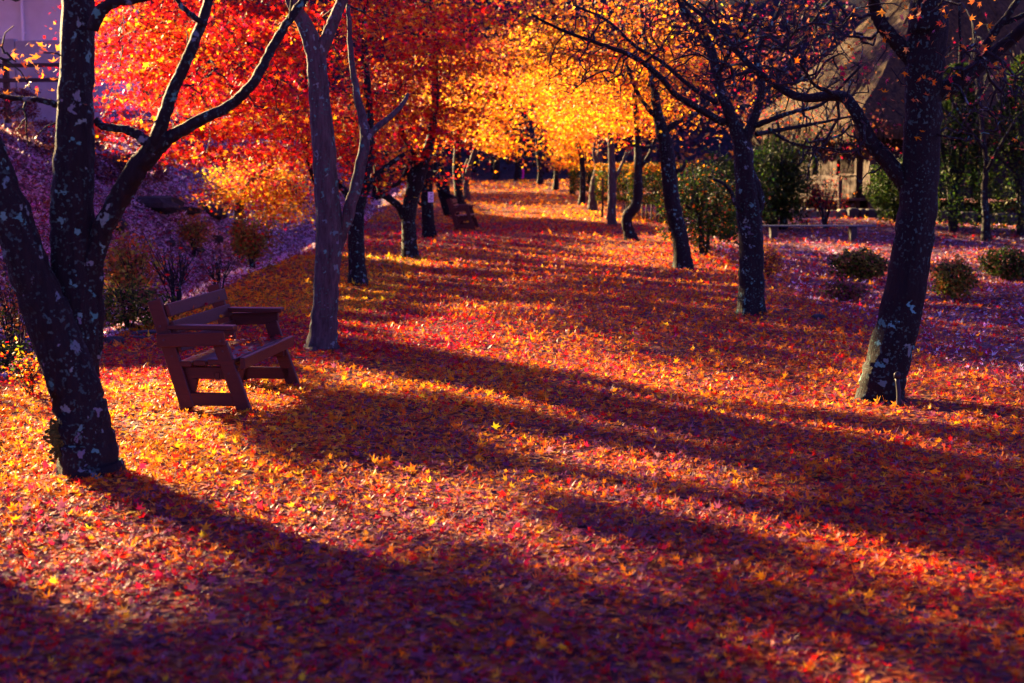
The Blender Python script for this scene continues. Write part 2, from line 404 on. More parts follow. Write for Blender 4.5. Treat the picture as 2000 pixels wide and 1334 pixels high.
# ------------------------------------------------------------------ ground sheet
def axis_(lo, hi, dlo, dhi, step, far):
    a = list(np.arange(dlo, dhi, step)); x, s_ = dhi, step
    while x < hi: a.append(x); s_ *= 1.16; x += s_
    a.append(hi); x, s_ = dlo-step, step; b = []
    while x > lo: b.append(x); s_ *= 1.16; x -= s_
    b.append(lo); return np.array(b[::-1]+a)
gx = axis_(-420, 420, -13, 13, .2, 0); gy = axis_(-80, 900, 2, 50, .26, 0)
GX, GY = np.meshgrid(gx, gy); GZ = gz(GX, GY); nx, ny = len(gx), len(gy)
ii = (np.arange(ny-1)[:, None]*nx + np.arange(nx-1)[None]).ravel()
loops = np.stack([ii, ii+1, ii+nx+1, ii+nx], 1).ravel()
zn = np.zeros((nx*ny, 4), np.float32); fx, fy = GX.ravel(), GY.ravel()
zn[:, 0] = np.maximum(smooth((-4.0-fx)/.5), .75*smooth((fx-4.2)/1.2))
zn[:, 1] = smooth((fx-4.6)/1.2)*smooth((15.8-fy)/1.5)*smooth((fy-11)/1.5)*.8
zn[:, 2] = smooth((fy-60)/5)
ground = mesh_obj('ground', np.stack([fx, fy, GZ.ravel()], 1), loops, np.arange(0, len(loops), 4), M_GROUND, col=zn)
tag(ground, 'leaf strewn earth of the avenue and its banks', 'ground', kind='structure')

# ------------------------------------------------------------------ fallen leaves
def litter_mix(x, y, g):
    """per-leaf colours: leaf kinds by zone, with shade mauve and sun yellow mixed in"""
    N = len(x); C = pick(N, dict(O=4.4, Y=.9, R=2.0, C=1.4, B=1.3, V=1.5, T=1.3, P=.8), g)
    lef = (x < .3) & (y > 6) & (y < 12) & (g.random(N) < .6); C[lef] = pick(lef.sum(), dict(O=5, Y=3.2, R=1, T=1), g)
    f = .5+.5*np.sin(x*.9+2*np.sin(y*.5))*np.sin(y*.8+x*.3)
    fore = (y < 7.4) & (g.random(N) < .72*smooth((8.2-y)/1.6)); C[fore] = pick(fore.sum(), dict(V=3.8, B=1.8, C=2.6, O=1.2, R=1.5, P=1.8, T=.3), g)  # mauve and crimson put the foreground shade into the leaf colour
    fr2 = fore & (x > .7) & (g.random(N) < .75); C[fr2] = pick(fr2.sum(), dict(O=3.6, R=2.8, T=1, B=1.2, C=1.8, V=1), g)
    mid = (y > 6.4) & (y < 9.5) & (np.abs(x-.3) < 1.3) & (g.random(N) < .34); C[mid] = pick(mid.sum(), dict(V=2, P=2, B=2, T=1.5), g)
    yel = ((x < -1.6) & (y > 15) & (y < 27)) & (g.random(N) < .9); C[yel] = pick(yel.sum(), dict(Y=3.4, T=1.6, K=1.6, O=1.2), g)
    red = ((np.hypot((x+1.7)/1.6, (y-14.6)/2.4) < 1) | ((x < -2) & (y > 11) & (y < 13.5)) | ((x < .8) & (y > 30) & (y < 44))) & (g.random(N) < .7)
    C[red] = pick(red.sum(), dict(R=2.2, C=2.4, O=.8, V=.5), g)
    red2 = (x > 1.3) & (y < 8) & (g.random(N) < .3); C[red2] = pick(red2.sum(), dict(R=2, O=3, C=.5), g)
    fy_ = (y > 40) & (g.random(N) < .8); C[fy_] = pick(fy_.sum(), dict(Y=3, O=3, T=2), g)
    rb = (x > 3.9) & (g.random(N) < .72); C[rb] = pick(rb.sum(), dict(V=3, C=1.2, M=1.0, B=2.5, R=.6, O=.5), g)
    hl = x < -4.15
    hl &= (g.random(N) < .95); C[hl] = pick(hl.sum(), dict(M=4.2, V=2.4, B=1.0, C=.5, T=.4), g)
    return C
def scatter(y0, y1, dens, g, xlo=None, xhi=None, margin=.6):
    N = int((y1-y0)*dens*(.75*y1+2*margin)*1.0); y = g.uniform(y0, y1, N)
    lim = .37*y1+margin; x = g.uniform(-lim, lim, N)
    k = np.abs(x) < .37*y+margin
    if xlo is not None: k &= x > xlo
    if xhi is not None: k &= x < xhi
    return x[k], y[k]
litter = tag(empty('leaf_litter', (0, 0, 0)), 'carpet of fallen orange and red maple leaves covering the avenue', 'leaf litter', kind='stuff')
def bare(x, y, g):   # thin spots in the carpet
    t = np.sin(x*1.7+.6*y)*np.sin(y*1.35-x*.8)+.6*np.sin(x*3.9-y*2.2)
    return (t > .85) & (g.random(len(x)) < .42)
for (y0, y1, dens, tm, sz, fan, big) in [(4.2, 6.5, 1650, T7, .0325, False, 1), (6.5, 9, 1500, T5, .0335, False, 1), (9, 13, 1000, T5, .037, False, 1), (13, 20, 560, T3, .048, False, 1), (20, 30, 200, T3, .066, False, 1), (30, 44, 62, T3, .088, False, 1), (44, 64, 24, T3, .115, False, 1)]:
    x, y = scatter(y0, y1, dens, rng)
    k = ~bare(x, y, rng) & ~((x > 4.7) & (y > 11.5) & (y < 15.5) & (rng.random(len(x)) < .75))
    k &= ~((x < -4.3) & (y > 30) & (x > -4.05-8) & (rng.random(len(x)) < .2))
    x, y = x[k], y[k]; N = len(x)
    z = gz(x, y) + rng.uniform(.004, .024, N)
    R = rand_frames(N, 0, 26, rng)
    st = rng.random(N) < .07; R[st] = rand_frames(st.sum(), 40, 80, rng); z[st] += .015
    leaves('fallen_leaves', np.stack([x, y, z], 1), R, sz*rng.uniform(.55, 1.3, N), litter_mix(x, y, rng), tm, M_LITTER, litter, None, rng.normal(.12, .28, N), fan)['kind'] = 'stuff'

x = rng.uniform(-14, -4.1, 62000); y = rng.uniform(15, 42, 62000); k = (x > -.40*y-.5) & (rng.random(62000) < np.clip(1.25-.02*y, .3, 1)); k &= ~((np.sin(x*1.3+y)*np.sin(y*.9-x*2) > .55) & (rng.random(62000) < .8)); x, y = x[k], y[k]; N = len(x)
tag(leaves('hillside_leaf_litter', np.stack([x, y, gz(x, y)+rng.uniform(.01, .05, N)], 1), rand_frames(N, 5, 55, rng), .060*rng.uniform(.6, 1.25, N), pick(N, dict(M=4.4, V=2.2, B=1.2, C=.6, P=1.6, T=.4), rng), T3, M_LITTER, None, None, rng.normal(.1, .3, N)), 'pale fallen leaves strewn over the left bank, coloured mauve for skylight', 'leaf litter', kind='stuff')  # pale undersides, with the bank's lavender skylight put into the colour

# single fallen leaves of the foreground, the ones that show largest
cols = [('bright orange', 'O'), ('golden yellow', 'Y'), ('bright red', 'R'), ('dull crimson', 'C'), ('brown', 'B'), ('dusky mauve', 'P')]
variants = {}
for nm, kk in cols:
    variants[kk] = []
    for q in range(3):
        c = pick(1, {kk: 1}, rng, .08)
        variants[kk].append(leaves('maple_leaf', np.zeros((1, 3)), np.eye(3)[None], np.array([.042]), c, T7, M_LITTER, curl=np.array([rng.normal(.25, .2)]), fan=True, mesh_only=True))
def single_leaf(p, kk, label, group, tilt=(3, 32)):
    o = bpy.data.objects.new('maple_leaf', variants[kk][rng.integers(3)]); COL.objects.link(o)
    o.location = p; R = rand_frames(1, *tilt, rng)[0]; o.rotation_euler = Matrix(R.tolist()).to_euler(); s_ = rng.uniform(.8, 1.15); o.scale = (s_, s_, s_)
    tag(o, label, 'leaf', group); return o
NL = 0
while NL < 178:
    px, py = rng.uniform(10, 1990), rng.uniform(960, 1325)
    p = G(px, py); q = rng.choice(len(cols), p=[.38, .05, .18, .15, .14, .10]); nm, kk = cols[q]
    single_leaf((p[0], p[1], p[2]+.026), kk, f'{nm} maple leaf lying flat on top of the leaf carpet nearest the camera', f'{nm} leaves fallen in the foreground'); NL += 1

# ------------------------------------------------------------------ trees
class Skel:
    """limbs traced by hand, then fine branches grown toward the leaf sprays"""
    def __init__(s): s.P = []; s.par = []; s.fixed = []
    def path(s, P, r, par=-1):
        for p, q in zip(P, r):
            s.P.append(p); s.par.append(par); s.fixed.append(q); par = len(s.P)-1
        return par
def grow(sk, targets, g, seg=.28, jitter=.07, sag=.12, min_r=.0045, up=.0):
    P = np.array(sk.P); n0 = len(P); par = list(sk.par); pts = [P]; 
    cur = P; rem = np.asarray(targets)
    order = np.argsort([np.min(np.linalg.norm(P-t, axis=1)) for t in rem])
    allP = np.zeros((n0+len(rem)*40, 3)); allP[:n0] = P; m = n0; chains = []
    plen = np.zeros(len(allP)); okc = np.ones(len(allP), bool)
    lo = np.array([f is not None for f in sk.fixed]); 
    okc[:n0] = np.array(sk.ok)
    for ti in order:
        t = rem[ti]; d = np.linalg.norm(allP[:m]-t, axis=1) + .25*plen[:m]; d[~okc[:m]] = 1e9
        i = int(np.argmin(d)); a = allP[i]; L = np.linalg.norm(t-a); k = max(2, min(14, int(L/seg)+1))
        s_ = np.linspace(0, 1, k+1)[1:, None]
        bow = np.array([0, 0, 1.])*sag*L*np.sin(s_*math.pi)
        Q = a + (t-a)*s_ + bow + g.normal(0, jitter, (k, 3))*np.sqrt(L)*.5*np.sin(s_*math.pi*.9)
        idx = [i]
        for q in Q:
            if m >= len(allP): break
            allP[m] = q; par.append(idx[-1]); plen[m] = plen[idx[-1]] + np.linalg.norm(q-allP[idx[-1]]); idx.append(m); m += 1
        chains.append(idx)
    cnt = np.zeros(m)
    for c in chains: cnt[c[-1]] += 1
    for j in range(m-1, n0-1, -1): cnt[par[j]] += cnt[j]
    rad = min_r*np.maximum(cnt, 1)**.42
    return allP[:m], chains, rad
def crown_points(ells, g):
    """cluster centres inside ellipsoids given as (centre, radii, n)"""
    out = []
    for c, r, n in ells:
        d = g.standard_normal((n, 3)); d /= np.linalg.norm(d, axis=1)[:, None]
        rr = g.uniform(.12, 1, n)**(1/2.4); out.append(np.array(c)+d*rr[:, None]*np.array(r))
    return np.concatenate(out)
ALLCROWN = []
def tree(name, label, base_px, stems, limbs=(), crown=(), leaf=None, mats=(M_BARK, M_TWIG), group='maples lining the avenue', bare_pts=(), d=None, seed=0, gaps=True, k=12, cat='tree', sag=.10, extra=None, leafmat=M_LEAF, rough=.07, jitter=.08, more=None):
    """stems/limbs: lists of (px, py, width_px[, depth offset]); crown: (px,py,dz_depth, rx_px, ry_px, r_depth_m, n)"""
    g = np.random.default_rng(seed+100)
    b = G(*base_px); D = b[1] if d is None else d
    if d is not None: b = W(base_px[0], base_px[1], d); b[2] = gz(b[0], b[1])
    root = empty(name, tuple(b), label, cat, group); sk = Skel(); sk.ok = []
    def trace(pl, n):
        P = np.array([W(q[0], q[1], D+(q[3] if len(q) > 3 else 0)) for q in pl]); r = np.array([q[2]/2/F*D for q in pl])
        return spline(P, n), np.interp(np.linspace(0, len(r)-1, n), np.arange(len(r)), r)
    for si, pl in enumerate(stems):
        n = 10+4*len(pl); P, r = trace(pl, n)
        if si == 0: P[0, 2] = gz(P[0, 0], P[0, 1])-.12
        P = P + g.normal(0, .004, P.shape)
        mb = MB().tube(P, r, k*2 if D < 18 else k, True, rough, seed*7+si, .22 if si == 0 else 0)
        o = mb.obj('trunk' if si == 0 else 'stem', mats[0], root, b, True)
        sk.path(P, r); sk.ok += [q > (.35 if si == 0 else .25) for q in np.linspace(0, 1, n)]
    for li, pl in enumerate(limbs):
        n = 6+5*len(pl); P, r = trace(pl, n); P[1:-1] = P[1:-1] + g.normal(0, .0018, P[1:-1].shape)
        MB().tube(P, r, 10, True, rough*.8, seed*7+50+li).obj('branch', mats[0], root, b, True)
        sk.path(P, r); sk.ok += [q > .15 for q in np.linspace(0, 1, n)]
    ells = []
    for (px, py, od, rx, ry, rd, n) in crown:
        dd = D+od; ells.append((W(px, py, dd), (rx/F*dd, rd, ry/F*dd), n))
    T = []
    if ells: T.append(crown_points(ells, g))
    if more is not None: T[0] = np.concatenate([T[0], more])
    nleafy = len(T[0]) if T else 0
    for (px, py, od, rx, ry, rd, n) in bare_pts:
        dd = D+od; T.append(crown_points([(W(px, py, dd), (rx/F*dd, rd, ry/F*dd), n)], g))
    if T:
        T = np.concatenate(T); T[:nleafy, 2] = np.round(T[:nleafy, 2]/.40+.35*np.sin(T[:nleafy, 0]))*.40+g.normal(0, .05, nleafy); hh = gz(T[:, 0], T[:, 1]); T[:, 2] = np.maximum(T[:, 2], hh+.5)
        A, chains, rad = grow(sk, T, g, sag=sag, jitter=jitter)
        mb = MB()
        for c in chains:
            q = rad[c].copy(); q[0] = min(q[0], q[1]*1.25); kk_ = 4 if q[1] < .012 else 6
            mb.tube(A[c], q*np.linspace(1, .75, len(c)), kk_, False)
        tag(mb.obj('twigs', mats[1], root, b, True), kind='stuff')
        if leaf and nleafy:
            npc, size, mix, tm, spread, thick = leaf['n'], leaf['size'], leaf['mix'], leaf.get('tm', T5), leaf.get('spread', .34), leaf.get('thick', .10)
            cl = T[:nleafy]; N = nleafy*npc; ci = np.repeat(np.arange(nleafy), npc)
            off = g.standard_normal((N, 3))*np.array([spread, spread, thick]); P = cl[ci]+off; P[:, 2] -= .28*np.hypot(off[:, 0], off[:, 1])**1.5
            mixes = [mix]+leaf.get('alt', []); which = g.choice(len(mixes), nleafy, p=[1-leaf.get('alt_p', .25)*bool(leaf.get('alt'))]+[leaf.get('alt_p', .25)/len(leaf['alt'])]*len(leaf['alt']) if leaf.get('alt') else [1.])
            C = np.zeros((N, 3)); 
            for wi, mm in enumerate(mixes):
                s_ = which[ci] == wi; C[s_] = pick(s_.sum(), mm, g)
            C *= (1+.15*g.standard_normal((nleafy, 1)))[ci]; C = np.clip(C, .004, .92)
            R = rand_frames(N, 8, 75, g); sz = size*g.uniform(.7, 1.15, N)
            keep = np.ones(N, bool)
            if gaps: keep &= ~(in_gap(P) & (g.random(N) < (.985 if gaps is True else gaps)))
            keep &= P[:, 2] > gz(P[:, 0], P[:, 1])+.25
            P, R, sz, C = P[keep], R[keep], sz[keep], C[keep]
            o = leaves('crown', P, R, sz, C, tm, leafmat, root, b, g.normal(-.1, .25, len(P)))
            if o: tag(o, kind='stuff')
    if extra: extra(root, b, D)
    return root
RED = dict(R=5.5, O=1.1, C=1.4, T=.4); ORG = dict(O=5, Y=2, R=.8, T=1); YEL = dict(Y=4, O=3, T=.8); BRN = dict(T=2.6, O=1.5, B=2.4, C=.9, V=.6); CRM = dict(C=3, R=3, O=.8)

# left row ------------------------------------------------------------
def moss_t1(root, b, D):
    mb = MB(); g = np.random.default_rng(3)
    for i in range(420):
        t = g.random(); px, py = 118+10*g.standard_normal(), 835+55*t+8*g.standard_normal()
        c = W(px+10*(t-.3), py, D-.06-.04*g.random()); mb.box(c, (.012, .012, .03*g.uniform(.5, 1.3)), np.linalg.qr(g.standard_normal((3, 3)))[0])
    o = mb.obj('moss_patch', M_MOSS, root, b); tag(o, kind='stuff')
tree('maple_tree', 'thick lichen covered maple with splayed stems left of the near bench', (172, 925),
  [[(172, 940, 126), (172, 900, 112), (165, 840, 100), (152, 780, 96), (128, 700, 94), (98, 620, 90), (62, 530, 84), (25, 430, 78), (-15, 330, 72), (-60, 210, 62), (-120, 60, 50), (-180, -90, 36)],
   [(128, 900, 40, .10), (140, 800, 60, .16), (152, 700, 76, .16), (150, 600, 86, .18), (143, 500, 84, .2), (141, 400, 82, .22), (146, 300, 80, .24), (150, 150, 70, .3), (152, 0, 64, .4), (158, -150, 54, .5), (170, -330, 40, .6)],
   [(172, 740, 40, .20), (178, 640, 50, .22), (178, 540, 50, .2), (190, 480, 42, .18), (225, 400, 42, .15), (262, 338, 42, .1), (298, 290, 40, .05)]],
  [[(296, 296, 34, .05), (318, 235, 27), (336, 180, 25), (352, 145, 23), (378, 85, 22), (402, 20, 20, .1), (420, -60, 17, .2), (450, -200, 12, .4)],
   [(300, 292, 34, .05), (345, 260, 25), (400, 230, 23), (450, 205, 21, .1), (495, 160, 20, .1), (525, 105, 18, .2), (560, 45, 17, .3), (600, -10, 15, .4), (660, -90, 11, .5)],
   [(292, 285, 26, .05), (268, 262, 20, .1), (240, 252, 16, .15), (205, 248, 15, .2), (188, 235, 14, .24)],
   [(180, 60, 24, .25), (198, 20, 26, .25), (225, 5, 20, .25), (262, 2, 12, .3), (300, -5, 9, .3)],
   [(400, 48, 12), (372, 28, 11), (352, 8, 10), (335, -30, 8)],
   [(110, 205, 14, .2), (75, 195, 11, .2), (30, 192, 10, .2), (-30, 180, 8, .2)]],
  crown=[(15, 95, .6, 40, 50, .3, 2), (-250, -350, 0, 420, 170, 1.2, 34), (250, -330, .3, 420, 150, 1.2, 20)],
  leaf=dict(n=34, size=.042, mix=BRN, spread=.3), bare_pts=[(40, 90, .3, 110, 90, .5, 16), (560, -60, .3, 160, 60, .6, 10), (40, 250, .3, 60, 40, .4, 6)], seed=1, extra=moss_t1)
tree('maple_tree', 'straight grey trunked maple just behind the near bench with a second thin stem', (626, 684),
  [[(626, 692, 66), (628, 660, 56), (634, 600, 50), (641, 520, 52), (643, 450, 52), (636, 340, 47), (626, 220, 42), (618, 130, 38), (608, 80, 34), (590, 40, 27), (572, 5, 22), (540, -80, 18), (500, -200, 13)],
   [(650, 500, 22, .05), (664, 470, 22, .05), (680, 420, 24), (698, 350, 22), (711, 290, 20), (710, 240, 18, .1), (694, 170, 13, .2), (684, 90, 11, .3), (680, 10, 9, .4)]],
  [[(616, 120, 28), (634, 85, 26), (650, 45, 24), (668, 0, 21), (700, -90, 17), (740, -200, 12)],
   [(712, 272, 15), (735, 250, 12, .1), (762, 228, 11, .2), (785, 205, 9, .3), (797, 184, 7, .4)]],
  crown=[(560, -230, .3, 260, 130, 1.3, 46), (760, -190, .6, 220, 130, 1.2, 44), (700, 20, 1.0, 90, 70, .6, 14)],
  leaf=dict(n=44, size=.042, mix=RED, alt=[ORG], alt_p=.3, spread=.3), mats=(M_BARKP, M_TWIG), seed=2)
tree('maple_tree', 'mossy green barked maple standing directly behind the grey forked trunk', (698, 556),
  [[(698, 562, 42), (697, 530, 35), (696, 480, 33), (697, 430, 31), (702, 385, 29), (713, 340, 24), (722, 290, 18, .2), (720, 200, 15, .3), (712, 90, 12, .5), (716, -60, 9, .6)]],
  [[(704, 385, 20), (722, 362, 14), (738, 340, 12), (760, 322, 10), (790, 300, 8)],
   [(692, 400, 16), (672, 372, 13), (655, 352, 11), (632, 330, 9)]],
  crown=[(720, 200, .3, 80, 110, .9, 34), (760, 60, .4, 130, 110, 1.2, 50), (650, 250, .3, 45, 100, .9, 40), (680, 310, .2, 36, 60, .7, 16), (740, -150, .5, 220, 110, 1.6, 40)],
  leaf=dict(n=46, size=.052, mix=RED, alt=[ORG, CRM], alt_p=.45, spread=.34), seed=3)
tree('maple_tree', 'maple with two crooked low boughs spreading to its left', (800, 503),
  [[(800, 508, 33), (799, 470, 28), (798, 430, 27), (803, 390, 28), (814, 350, 30), (826, 318, 26), (838, 285, 20), (848, 230, 15, .3), (850, 140, 12, .5), (845, 20, 9, .7)]],
  [[(790, 425, 17), (778, 402, 15), (760, 388, 14), (744, 374, 13), (738, 345, 12), (732, 315, 10), (722, 290, 8)],
   [(738, 378, 9), (752, 366, 8), (775, 360, 8), (792, 338, 8), (800, 318, 7), (820, 290, 6)],
   [(804, 370, 18), (803, 335, 17), (806, 305, 14), (790, 270, 10, .3), (772, 210, 8, .5)]],
  crown=[(800, 180, 0, 110, 100, 1.2, 80), (880, 120, -.4, 90, 110, 1.2, 64), (820, 20, .2, 170, 100, 1.6, 90), (760, 260, .4, 60, 40, .8, 14), (850, 270, -.5, 50, 36, .8, 14)],
  leaf=dict(n=30, size=.074, mix=CRM, alt=[RED, ORG], alt_p=.5, spread=.36, thick=.07, tm=T5), seed=4)
tree('maple_tree', 'dark trunked maple wearing a white notice sheet', (839, 464),
  [[(839, 468, 30), (837, 440, 25), (835, 410, 23), (834, 380, 22), (835, 345, 21), (838, 300, 18), (846, 240, 14, .3), (860, 150, 10, .6)]],
  [[(830, 402, 5), (822, 400, 5), (817, 392, 5), (820, 375, 5), (828, 362, 5), (831, 340, 4)],
   [(836, 330, 12), (820, 290, 9, .3), (800, 250, 7, .5)]],
  crown=[(870, 230, 0, 90, 60, 1.4, 44), (800, 330, .8, 36, 20, .8, 8), (920, 90, .3, 130, 100, 1.6, 70), (870, 310, .2, 40, 24, .8, 10)],
  leaf=dict(n=34, size=.072, mix=ORG, alt=[RED, YEL], alt_p=.4, spread=.42, tm=T5), seed=5, mats=(M_BARK2, M_TWIG))
tree('maple_tree', 'broad reddish trunk leaning left behind the far bench', (876, 422),
  [[(876, 424, 15), (872, 400, 22), (866, 370, 26), (857, 335, 24), (850, 300, 20), (845, 240, 14)]],
  [[(893, 388, 7, -.4), (875, 380, 6, -.3), (862, 368, 6, -.2), (852, 356, 6), (846, 350, 5)]],
  crown=[(850, 200, .5, 70, 60, 1.4, 16), (915, 260, 0, 60, 45, 1.4, 24)],
  leaf=dict(n=30, size=.085, mix=ORG, alt=[YEL], spread=.5, tm=T3), seed=6, mats=(M_BARK2, M_TWIG))
tree('maple_tree', 'upright dark maple rising just behind the far bench back', (900, 404),
  [[(901, 406, 22), (897, 385, 17), (893, 350, 16), (892, 310, 15), (896, 260, 11), (905, 180, 8)]],
  crown=[(930, 250, 0, 70, 50, 1.6, 34), (960, 285, -.5, 45, 26, 1.2, 16), (900, 160, .5, 90, 60, 1.8, 24)],
  leaf=dict(n=32, size=.095, mix=ORG, alt=[YEL], alt_p=.5, spread=.42, tm=T3), seed=7, mats=(M_BARK2, M_TWIG))
tree('maple_tree', 'slim pale maple leaning right past the far bench', (913, 390),
  [[(913, 392, 13), (911, 365, 11), (914, 340, 11), (924, 305, 9), (935, 260, 7), (950, 190, 5)]],
  [[(910, 352, 4), (905, 345, 4), (908, 325, 4), (914, 310, 3)]],
  crown=[(965, 260, -.5, 50, 40, 1.4, 26), (965, 200, 0, 60, 50, 2, 34), (950, 295, -1, 40, 22, 1.2, 14), (1010, 140, .5, 80, 45, 2, 30)],
  leaf=dict(n=30, size=.10, mix=YEL, alt=[ORG], alt_p=.5, spread=.42, tm=T3), seed=8, mats=(M_BARKP, M_TWIG))

# right row -----------------------------------------------------------
tree('maple_tree', 'thick leaning black barked maple with turquoise lichen nearest on the right side', (1718, 782),
  [[(1718, 790, 96), (1722, 760, 86), (1735, 700, 84), (1750, 640, 84), (1768, 560, 80), (1780, 480, 77), (1792, 390, 74), (1798, 290, 72), (1802, 190, 72), (1806, 110, 76), (1812, 50, 78), (1812, 0, 66), (1818, -90, 52), (1830, -220, 38)]],
  [[(1784, 380, 40), (1762, 350, 36), (1738, 322, 34), (1718, 298, 34), (1702, 280, 30), (1688, 250, 26), (1668, 212, 24), (1648, 190, 22, .1), (1615, 188, 20, .2), (1580, 192, 18, .3), (1545, 184, 17, .4), (1500, 155, 15, .5), (1462, 125, 13, .6), (1420, 80, 11, .8), (1370, 30, 9, 1.0), (1320, -10, 7, 1.2)],
   [(1786, 120, 36), (1760, 92, 30), (1738, 68, 27), (1718, 40, 25), (1708, 10, 22), (1700, -60, 16, -.2), (1680, -160, 11, -.3)],
   [(1820, 180, 40), (1850, 172, 35), (1885, 152, 31), (1925, 118, 28), (1965, 85, 26), (2010, 45, 22, -.1), (2090, -30, 16, -.2)],
   [(1905, 132, 18), (1925, 92, 17), (1948, 55, 16), (1975, 20, 14), (2010, -40, 10)],
   [(1955, 48, 10), (1985, 36, 10), (2020, 20, 8)],
   [(1640, 190, 9, .1), (1612, 176, 8), (1590, 165, 6), (1560, 120, 5, -.2), (1530, 90, 3, -.3)],
   [(1880, 155, 6, -.1), (1878, 100, 5, -.2), (1874, 40, 5, -.2), (1876, -40, 4, -.2)]],
  crown=[(1600, 60, .3, 260, 90, 1.2, 22), (1900, 120, -.3, 150, 110, 1., 14), (1850, -180, 0, 450, 110, 1.4, 26), (1450, -90, .6, 240, 60, 1.0, 16)],
  leaf=dict(n=9, size=.040, mix=BRN, spread=.3), bare_pts=[(1560, 110, .3, 280, 120, .9, 190), (1900, 190, .0, 130, 120, .8, 110), (1640, 300, .2, 120, 70, .6, 50)],
  mats=(M_BARKR, M_TWIG), seed=11, sag=.14)
tree('maple_tree', 'lichen spotted maple of the right row with bare limbs spreading from a fork', (1466, 614),
  [[(1466, 622, 56), (1467, 590, 50), (1468, 520, 47), (1467, 460, 46), (1462, 400, 44), (1455, 340, 38), (1449, 285, 36), (1432, 240, 24), (1414, 195, 20), (1400, 150, 18, .2), (1390, 100, 17, .4), (1370, 60, 15, .5), (1335, 15, 12, .6), (1300, -60, 9, .8)],
   [(1476, 430, 14), (1483, 400, 20), (1478, 370, 22), (1466, 340, 20), (1460, 320, 18)]],
  [[(1449, 282, 26), (1468, 245, 20), (1478, 215, 17), (1488, 170, 15), (1478, 110, 14, .2), (1500, 60, 12, .3), (1522, 20, 10, .4), (1545, -50, 8, .5)],
   [(1414, 240, 15, .0), (1370, 215, 13, -.2), (1320, 185, 11, -.4), (1284, 145, 10, -.5), (1235, 110, 9, -.6), (1170, 85, 7, -.7), (1100, 60, 6, -.8), (1040, 30, 4, -.9)],
   [(1398, 200, 11), (1350, 170, 9, .3), (1290, 120, 8, .5), (1240, 90, 7, .6), (1185, 40, 6, .8), (1120, 10, 4, 1.)],
   [(1470, 248, 12), (1510, 232, 10, -.2), (1552, 218, 8, -.3), (1610, 200, 6, -.4), (1680, 130, 5, -.5)],
   [(1478, 262, 10), (1498, 258, 9, .2), (1545, 250, 8, .3), (1600, 240, 6, .4), (1660, 228, 4, .5)],
   [(1500, 250, 6, .2), (1530, 272, 5, .2), (1570, 285, 4, .2), (1640, 292, 3, .2)],
   [(1482, 190, 11), (1520, 150, 9, .2), (1560, 95, 8, .3), (1590, 40, 6, .4), (1640, -20, 5, .4)],
   [(1400, 150, 10), (1430, 90, 9, -.2), (1450, 40, 8, -.3), (1470, -30, 6, -.4)],
   [(1455, 415, 9), (1444, 408, 9, -.1), (1436, 398, 8, -.1), (1428, 375, 7, -.15), (1412, 358, 6, -.2), (1392, 350, 5, -.2)]],
  crown=[(1250, 60, 0, 200, 100, 1.4, 40), (1460, 60, .3, 200, 100, 1.4, 36), (1350, -120, .3, 360, 100, 1.8, 46)],
  leaf=dict(n=11, size=.046, mix=BRN, alt=[ORG], alt_p=.15, spread=.36), bare_pts=[(1250, 110, -.2, 240, 100, 1.2, 170), (1500, 110, .3, 200, 130, 1.2, 200), (1600, 260, .3, 130, 60, .8, 90)], seed=12, sag=.14)
tree('maple_tree', 'bowed maple of the right row with pale lichen down one side', (1333, 526),
  [[(1334, 532, 42), (1332, 500, 33), (1328, 460, 32), (1318, 420, 32), (1311, 380, 31), (1306, 330, 29), (1300, 280, 27), (1290, 245, 23), (1283, 210, 18), (1276, 160, 14, .3), (1262, 90, 11, .5), (1250, 10, 8, .7)]],
  [[(1302, 255, 13), (1320, 240, 11), (1350, 226, 9, .2), (1378, 208, 8, .3), (1400, 170, 6, .5)],
   [(1288, 235, 11), (1268, 215, 9), (1245, 180, 8, .2), (1225, 130, 7, .4), (1200, 70, 5, .6)],
   [(1320, 335, 9), (1332, 330, 8), (1338, 318, 6)]],
  crown=[(1270, 130, 0, 130, 80, 1.6, 70), (1130, 90, .4, 150, 80, 1.6, 80), (1200, -20, .4, 260, 90, 2, 90), (1370, 150, .5, 80, 80, 1.4, 34)],
  leaf=dict(n=24, size=.058, mix=BRN, alt=[ORG, YEL], alt_p=.55, spread=.42, tm=T5), seed=13)
tree('maple_tree', 'black S-curved maple trunk in front of the clipped hedge', (1233, 469),
  [[(1234, 473, 28), (1229, 455, 20), (1224, 436, 20), (1226, 420, 21), (1238, 406, 21), (1245, 385, 19), (1246, 350, 17), (1246, 315, 16), (1246, 285, 14), (1244, 240, 11), (1238, 180, 8)]],
  [[(1246, 290, 6), (1228, 276, 5), (1215, 272, 5)], [(1248, 287, 7), (1262, 288, 6), (1276, 282, 6), (1286, 270, 5)],
   [(1252, 325, 9), (1262, 312, 8), (1270, 296, 6), (1280, 270, 5)]],
  crown=[(1230, 210, 0, 70, 60, 1.6, 46), (1180, 190, .5, 70, 60, 1.6, 34), (1270, 170, .6, 70, 60, 1.6, 30), (1220, 90, .5, 110, 70, 2, 34)],
  leaf=dict(n=30, size=.075, mix=ORG, alt=[YEL], alt_p=.5, spread=.46, tm=T3), seed=14, mats=(M_BARK2, M_TWIG))
